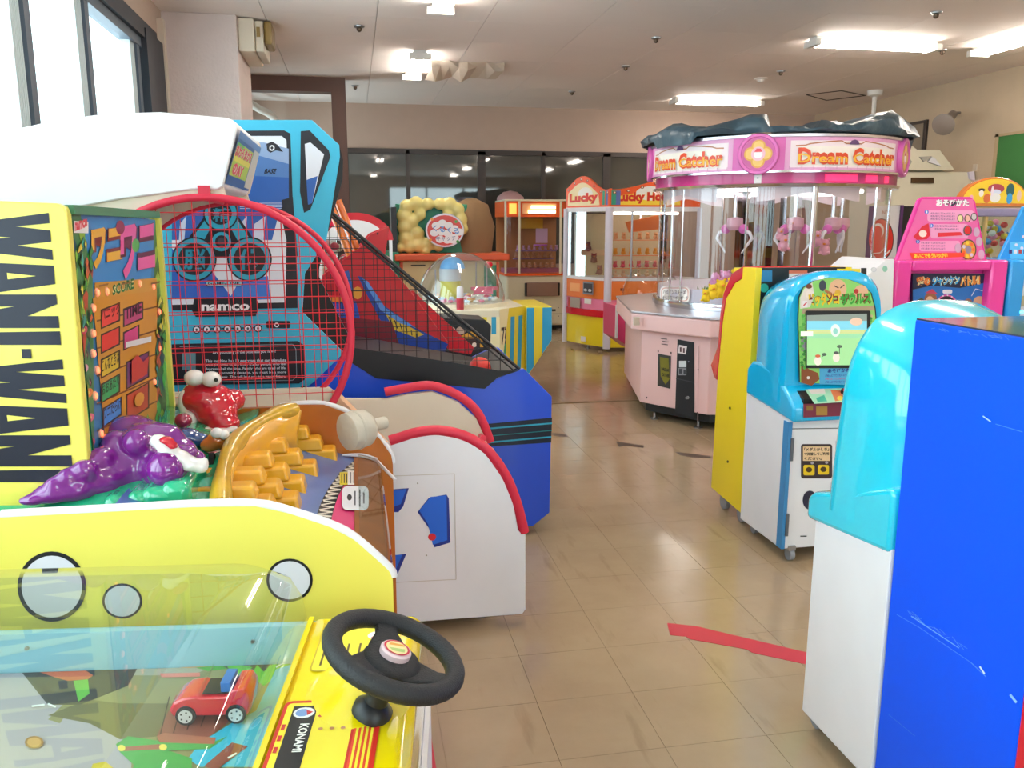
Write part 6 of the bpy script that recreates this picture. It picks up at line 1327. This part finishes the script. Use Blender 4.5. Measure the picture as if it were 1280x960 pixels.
# crumpled cover on top
tp = thing('bundled_cover', 'crumpled blue-grey cover bundled on the round crane machine', 'cover', (DX, DYc, 2.08))
random.seed(15)
import mathutils.noise as mn
b = B(); rows = []; NA = 150
for i in range(9):
    rr_ = [1.045, 1.05, .99, .93, .85, .75, .62, .45, .3][i]; row = []
    for k in range(NA):
        q = 2*pi*k/NA; px_, py_ = cos(q)*rr_, sin(q)*rr_; n1 = mn.noise(Vector((px_*2.2+5, py_*2.2, i*.15))); n2 = mn.noise(Vector((px_*8, py_*8+3, i*.8))); n3 = 1-abs(mn.noise(Vector((px_*5, py_*5, 7+i*.5))))*2
        env = [.0, .045, .10, .135, .15, .145, .13, .11, .1][i]; lowq = .35 if 4.15 < q < 4.62 else 1
        h = env*(.62+1.3*n1*.6+.45*n3*.6)*lowq*(1.25 if q > 4.7 else 1) + .02*n2*(i > 0)
        rx = rr_*(1+.035*n2-(.06 if i < 2 and 3.9 < q < 5.9 else 0)*(.7+n1)-(.02 if i == 0 else 0))
        z = 2.083+max(h, .003); 
        if i == 0: z = 2.085-(.05 if (3.2 < q < 3.75 or q > 5.7) and n1 > -.15 else -.0)
        row.append((DX+cos(q)*rx, DYc+sin(q)*rx, z))
    rows.append(row)
b.loft(rows, caps=False); b.obj('cloth', mat('blue grey tarpaulin', '#3c5360', .38, var=.35, scale=5, bump=.7, bscale=14), tp, smooth=80)
# ---------- pink crane machine left of the round one
t = thing('pink_crane_machine', 'hot pink crane cabinet with yellow button, half hidden by the round machine', 'crane machine', (2.9, 7.3, 0))
pkc = mat('rose pink cabinet', '#e0467c', .35, coat=.3)
q_ = outY([(783, 386), (808, 384), (840, 384), (840, 470), (806, 452), (783, 428)], 7.45)
b = B(); b.prism(q_, 'y', 7.45, 8.2); b.X = None; b = B(); b.prism([(q_[0][0], q_[0][1]), (3.3, q_[0][1]), (3.3, .22), (q_[5][0]+.18, .24), (q_[5][0], q_[5][1])], 'y', 7.75, 8.2); b.obj('cabinet', pkc, t, bev=.006)
b = B(); b.box(2.75, 3.3, 7.8, 8.15, .0, .26); b.obj('base', pkc, t)
e = B(); e.box(q_[0][0]-.006, q_[0][0]+.014, 7.735, 7.765, q_[5][1], q_[0][1]+.01); e.obj('white_edge', white, t)
a = Art(lambda u, v: Vector((u, 7.75, v)), (0, -1, 0)); x_ = q_[0][0]; a.rect(x_+.09, .5, x_+.17, .61, '#9a9aa2'); a.rect(x_+.1, .51, x_+.16, .6, '#3a3c44'); a.put(t, 'coin_door')
b = B(); b.X = None; b.cyl((x_+.2, 7.75, .49), (x_+.2, 7.73, .49), .03, 16); b.obj('yellow_button', mat('button yellow', '#e8b81e', .3), t)
b = B(); b.lathe([(.3*cos(radians(k)), .42*sin(radians(k))) for k in range(0, 91, 10)], (x_+.42, 7.95, q_[0][1]), 24); b.obj('clear_dome', glass('clear acrylic'), t, smooth=60)
# ---------- orange/yellow crane with wavy sign
t = thing('lucky_crane_machine', 'crane machine with wavy orange sign, white corner post and yellow base', 'crane machine', (3.2, 9.7, 0))
Pc = Vector((2.875, 9.25, 0)); Pl = Vector((2.545, 9.95, 0)); Pr = Vector((3.95, 9.22, 0)); Pb = Pl+(Pr-Pc)
quad = [(Pl.x, Pl.y), (Pc.x, Pc.y), (Pr.x, Pr.y), (Pb.x, Pb.y)]
def inset(k): 
    cxm = sum(p[0] for p in quad)/4; cym = sum(p[1] for p in quad)/4; return [(cxm+(p[0]-cxm)*k, cym+(p[1]-cym)*k) for p in quad]
def bulge(k, amt):   # faces bowed outwards
    Q_ = []; ins = inset(k)
    for i in range(4):
        p, q = Vector(ins[i]), Vector(ins[(i+1) % 4]); n_ = Vector(((q-p).y, -(q-p).x)).normalized()
        Q_ += [tuple(p+(q-p)*u+n_*amt*4*u*(1-u)) for u in (0, .15, .3, .5, .7, .85)]
    return Q_
yl2 = mat('lemon base', '#f0d628', .3, coat=.3); orc = mat('orange panel', '#f08038', .35)
for nm, k, am, z0_, z1_, m_ in (('base', .97, .03, .05, .42, yl2), ('red_band', .99, .06, .40, .48, mat('toy red paint')), ('pink_band', .97, .05, .48, .61, mat('candy pink', '#f08ab0', .4)), ('orange_band', .985, .05, .61, .83, orc)):
    b = B(); b.prism(bulge(k, am), 'z', z0_, z1_); b.obj(nm, m_, t, bev=.006, smooth=40)
b = B(); b.prism(bulge(1.0, .05), 'z', .83, .86); b.obj('sill', white, t); b = B(); b.prism(bulge(1.0, .03), 'z', 1.62, 1.67); b.obj('upper_rail', white, t)
post = mat('white lilac post', '#dcd8e6', .3)
b = B(); b.cyl((Pc.x, Pc.y+.01, .04), (Pc.x, Pc.y+.01, 1.66), .045, 14); b.obj('corner_post', post, t, smooth=40)
for p in (Pl, Pr, Pb): b = B(); b.cyl((p.x, p.y, .04), (p.x, p.y, 1.66), .03, 10); b.obj('corner_post', post, t, smooth=40)
for i, (p, q) in enumerate(((Pl, Pc), (Pc, Pr))):
    b = B(); d_ = (q-p); n_ = Vector((d_.y, -d_.x, 0)).normalized(); b.loft([[p+n_*.0+Vector((0, 0, .86)), q+Vector((0, 0, .86)), q+Vector((0, 0, 1.62)), p+Vector((0, 0, 1.62))], [v-n_*.006 for v in (p+Vector((0, 0, .86)), q+Vector((0, 0, .86)), q+Vector((0, 0, 1.62)), p+Vector((0, 0, 1.62)))]]); b.obj('glass_pane', glass('drum glass') if i else glass('window glass strong', '#f4f8fa', 5, .02), t)
b = B(); m_ = (Pc*.75+Pr*.25); b.cyl((m_.x, m_.y, .86), (m_.x, m_.y, 1.62), .012, 8); b.obj('door_bar', steel, t)
b = B(); d_ = (Pr-Pc); b.loft([[Pl+(Pr-Pc)*u+Vector((.1, -.05, z)) for u, z in ((0, .86), (1, .86), (1, 1.6), (0, 1.6))], [Pl+(Pr-Pc)*u+Vector((.1, -.03, z)) for u, z in ((0, .86), (1, .86), (1, 1.6), (0, 1.6))]]); b.obj('back_panel', mat('tan light board'), t)
# wavy signs
def wavy(p, q, flip):
    n_ = 20; top = []
    for i in range(n_+1):
        u = i/n_; w_ = (1-u) if flip else u
        h = 1.86+.17*(.5+.5*cos((w_-.62)*2*pi*.95)) if flip else 1.86+.17*(.5-.5*cos(min(w_*1.15, 1)*pi))
        top.append((u, h))
    d_ = q-p; nn_ = Vector((d_.y, -d_.x, 0)).normalized()
    fr = [p+d_*u+Vector((0, 0, h)) for u, h in top]; lo = [p+d_*u+Vector((0, 0, 1.67)) for u, h in top]
    b = B(); b.loft([fr+lo[::-1], [v-nn_*.03 for v in fr+lo[::-1]]]); o = b.obj('wavy_sign', mat('signal orange', '#ee5a20', .35), t)
    a = Art(lambda u, z: p+d_*u+Vector((0, 0, z)), nn_, .002)
    a.poly([(.04, 1.69)]+[(u, h-.075) for u, h in top if .04 < u < .8]+[(.78, 1.69)], '#f6d43a' if not flip else '#f4e0b0')
    a.ell(.45, 1.82, .17, .08, '#f6f2ea', 20)
    a.text('Lucky House' if not flip else 'Lucky', (.08, 1.70), (.74, 1.71), (.08, 1.83), '#d8281a', .05, '#f4c84a', .03)
    for x, hc in ((.84 if flip else .015, '#3a9a7a'), (.91 if flip else .065, '#5a6aa8')): a.rect(x, 1.69, x+.05, 1.85, hc)
    for i in range(1, n_, 3): a.ell(top[i][0], top[i][1]-.035, .02, .014, '#7a3020', 10); a.ell(top[i][0], top[i][1]-.033, .011, .009, '#f0d8b8', 8)
    a.put(o, 'sign_print')
wavy(Pl, Pc, True); wavy(Pc, Pr, False)
a = Art(lambda u, z: Pl+(Pc-Pl)*u+Vector((0, 0, z)), Vector(((Pc-Pl).y, -(Pc-Pl).x, 0)).normalized(), .062)
a.rrect(.52, .66, .76, .81, .01, '#8a8a92'); a.rect(.54, .68, .74, .79, '#3a3a42'); a.ell(.58, .71, .04, .018, '#d8d8dc', 10); a.ell(.68, .71, .04, .018, '#d8d8dc', 10); a.rect(.56, .55, .72, .61, '#f0ece8'); a.rect(.22, .49, .46, .61, '#a89a8e'); a.rect(.17, .49, .22, .61, '#b03020')
a.k -= .02; a.rect(.46, .09, .58, .15, '#eeeae0'); a.rect(.18, .68, .42, .78, '#f4a868')
a.put(t, 'panel_print')
a = Art(lambda u, z: Pc+(Pr-Pc)*u+Vector((0, 0, z)), Vector(((Pr-Pc).y, -(Pr-Pc).x, 0)).normalized(), .062)
for k in range(6): a.poly([(.08+k*.12, .6), (.2+k*.12, .6), (.14+k*.12, .555)], '#e2559a')
a.line([(.08, .52), (.9, .53)], .006, '#c02a6a'); a.ell(.3, .525, .03, .015, '#d02a7a', 10); a.rect(.12, .72, .16, .75, '#7a3018'); a.poly([(.5, .79), (.7, .79), (.6, .74)], '#f0a060'); a.rect(.2, .67, .4, .69, '#c87850')
a.put(t, 'panel_print')
foot(t, 2.75, 9.6, .05); foot(t, 3.3, 9.35, .05)
random.seed(61)
b = B(); b.prism([(3.15, 1.50), (3.55, 1.58), (3.6, 1.42), (3.2, 1.38)], 'y', 9.5, 9.52); b.obj('orange_flag', orc, t)
b = B(); b.cyl((3.0, 9.5, 1.6), (3.8, 9.5, 1.6), .012, 8); b.obj('added_inner_tube', emit('added inner lamp', '#fff0e0', 12.0), t)  # glowing tube added to brighten the interior of this crane
for row_, (z, hexs, nm) in enumerate(((1.30, '#e8a06a', 'top'), (1.12, '#f0a030', 'second'), (.97, '#e04a5a', 'third'), (.865, '#e8c8a0', 'bottom'))):
    b = B(); b.box(3.0, 3.75, 9.42, 9.5, z-.012, z-.004) if row_ < 3 else b.box(3.0, 3.75, 9.42, 9.5, .86, .862); b.obj('shelf', orc, t)
    for k in range(8):
        plush('plush_toy', 'small plush prize on the '+nm+' row behind the glass under the wavy orange sign', 'plush prizes, '+nm+' row under the wavy sign', hexs, 3.02+k*.098, 9.46, z, .054)
for k in range(3): plush('plush_toy', 'brown plush prize behind the white-reflecting left glass of the wavy-signed crane', 'brown plush prizes behind the left glass', '#8a4a4a', 2.92-.06*k, 9.75+.05*k, .87+.14*k, .08)
b = B(); b.cyl((3.35, 9.55, 1.62), (3.35, 9.55, 1.5), .015, 8); b.lathe([(.001, -.06), (.05, -.05), (.05, 0), (.001, 0)], (3.35, 9.55, 1.5), 14); b.obj('claw_body', mat('claw white', '#e2e0e0', .3), t, smooth=40)
# ---------- orange-topped white crane machine
OY = 11.4
t = thing('orange_crane_machine', 'cream crane machine with orange lit top and grey chute cover', 'crane machine', (2.5, 11.8, 0))
cm_ = mat('cream plastic'); oo = mat('orange glow panel', '#f0641a', .35)
b = B(); b.box(2.07, 2.95, OY, OY+.8, .07, .78); b.obj('cabinet', cm_, t, bev=.03)
b = B(); b.box(2.1, 2.92, OY+.05, OY+.75, .02, .07); b.obj('plinth', black, t)
b = B(); b.box(2.05, 2.97, OY-.02, OY+.8, .775, .80); b.obj('orange_sill', oo, t)
b = B(); b.box(2.05, 2.97, OY-.02, OY+.8, 1.79, 1.815); b.obj('top_cap', cm_, t, bev=.008)
b = B(); b.box(2.05, 2.97, OY+.05, OY+.8, 1.58, 1.79); b.obj('top_box', oo, t)
b = B(); b.box(2.3, 2.78, OY+.02, OY+.048, 1.62, 1.76); b.obj('light_recess', mat('peach panel', '#e8a878', .4), t)
b = B(); b.cyl((2.42, OY+.0, 1.71), (2.76, OY+.0, 1.71), .022, 10); b.cyl((2.38, OY, 1.65), (2.76, OY, 1.65), .024, 10); b.obj('lit_tube', emit('warm tube', '#ffe9b0', 4.0), t, smooth=40)
b = B(); b.box(2.12, 2.22, OY+.03, OY+.049, 1.62, 1.76); b.obj('amber_lamp', emit('amber lamp', '#ffb21a', 1.3), t)
for x in (2.06, 2.255, 2.84, 2.95):
    b = B(); b.box(x-.012, x+.012, OY-.015, OY+.02, .80, 1.79); b.obj('post', cm_, t)
b = B(); b.box(2.06, 2.96, OY+.01, OY+.016, .80, 1.58); b.obj('front_glass', glass('drum glass'), t)
b = B(); b.box(2.06, 2.96, OY+.76, OY+.79, .8, 1.58); b.obj('back_panel', mat('rust brown board', '#b07a4a', .5), t)
b = B(); b.box(2.1, 2.9, OY+.3, OY+.6, .80, .86); b.obj('prize_bed', mat('dark pink bed', '#a86a84', .6), t)
b = B(); b.box(2.34, 2.82, OY-.05, OY-.001, .49, .68); b.obj('chute_cover', mat('bronze grey metal', '#a08478', .4, .4), t, bev=.008)
for x in (2.33, 2.8): b = B(); b.box(x, x+.025, OY-.055, OY-.001, .495, .675); b.obj('cover_end', black, t)
a = Art(lambda u, v: Vector((u, OY, v)), (0, -1, 0)); a.rect(2.36, .16, 2.56, .42, '#c9c2a8'); a.poly([(2.42, .36), (2.52, .36), (2.47, .28)], '#d86a4a'); a.line([(2.6, .07), (2.6, .45)], .004, '#b8ae94'); a.line([(2.6, .24), (2.92, .24)], .004, '#b8ae94'); a.rect(2.7, .27, 2.78, .3, '#3a3630'); a.ell(2.82, .32, .006, .008, '#3a3630', 8); a.ell(2.82, .2, .006, .01, '#3a3630', 8)
a.put(t, 'door_print')
b = B(); b.cur = None; p = ay(640, 243, OY+.5); b.lathe([(.001, .14), (.1, .12), (.19, .05), (.2, 0)], (2.24, OY+.6, 1.815), 20); b.obj('round_topper', mat('rose grey topper', '#b08a8c', .5), t, smooth=50)
foot(t, 2.2, OY+.1, .06); foot(t, 2.85, OY+.1, .06)
random.seed(91)
for k in range(14):
    plush('plush_toy', 'small brown plush prize in the orange-topped cream crane', 'brown plush prizes in the orange-topped crane', '#c09070', 2.3+.085*(k % 7), OY+.35+.1*(k//7), .86+.14*(k//7), .058)
for k in range(8):
    plush('plush_toy', 'pale lilac plush prize in the orange-topped cream crane', 'lilac plush prizes in the orange-topped crane', '#c8a0c8', 2.3+.08*k, OY+.33, 1.12, .045)
b = B(); b.box(2.28, 2.86, OY+.3, OY+.42, 1.10, 1.115); b.box(2.28, 2.86, OY+.5, OY+.62, .98, .995); b.obj('shelf', mat('shelf purple', '#8a6aa0', .4), t)
b = B(); b.box(2.55, 2.72, OY+.28, OY+.29, 1.22, 1.42); b.obj('price_card', mat('card lilac', '#d8b8dc', .4), t)
b = B(); b.box(2.38, 2.7, OY+.5, OY+.52, 1.42, 1.56); b.obj('yellow_sign', mat('sign yellow', '#e8c02a', .4), t)
b = B(); b.cyl((2.62, OY+.3, 1.18), (2.62, OY+.3, 1.2), .1, 16); b.obj('purple_bowl', mat('bowl purple', '#b05ac8', .3), t)
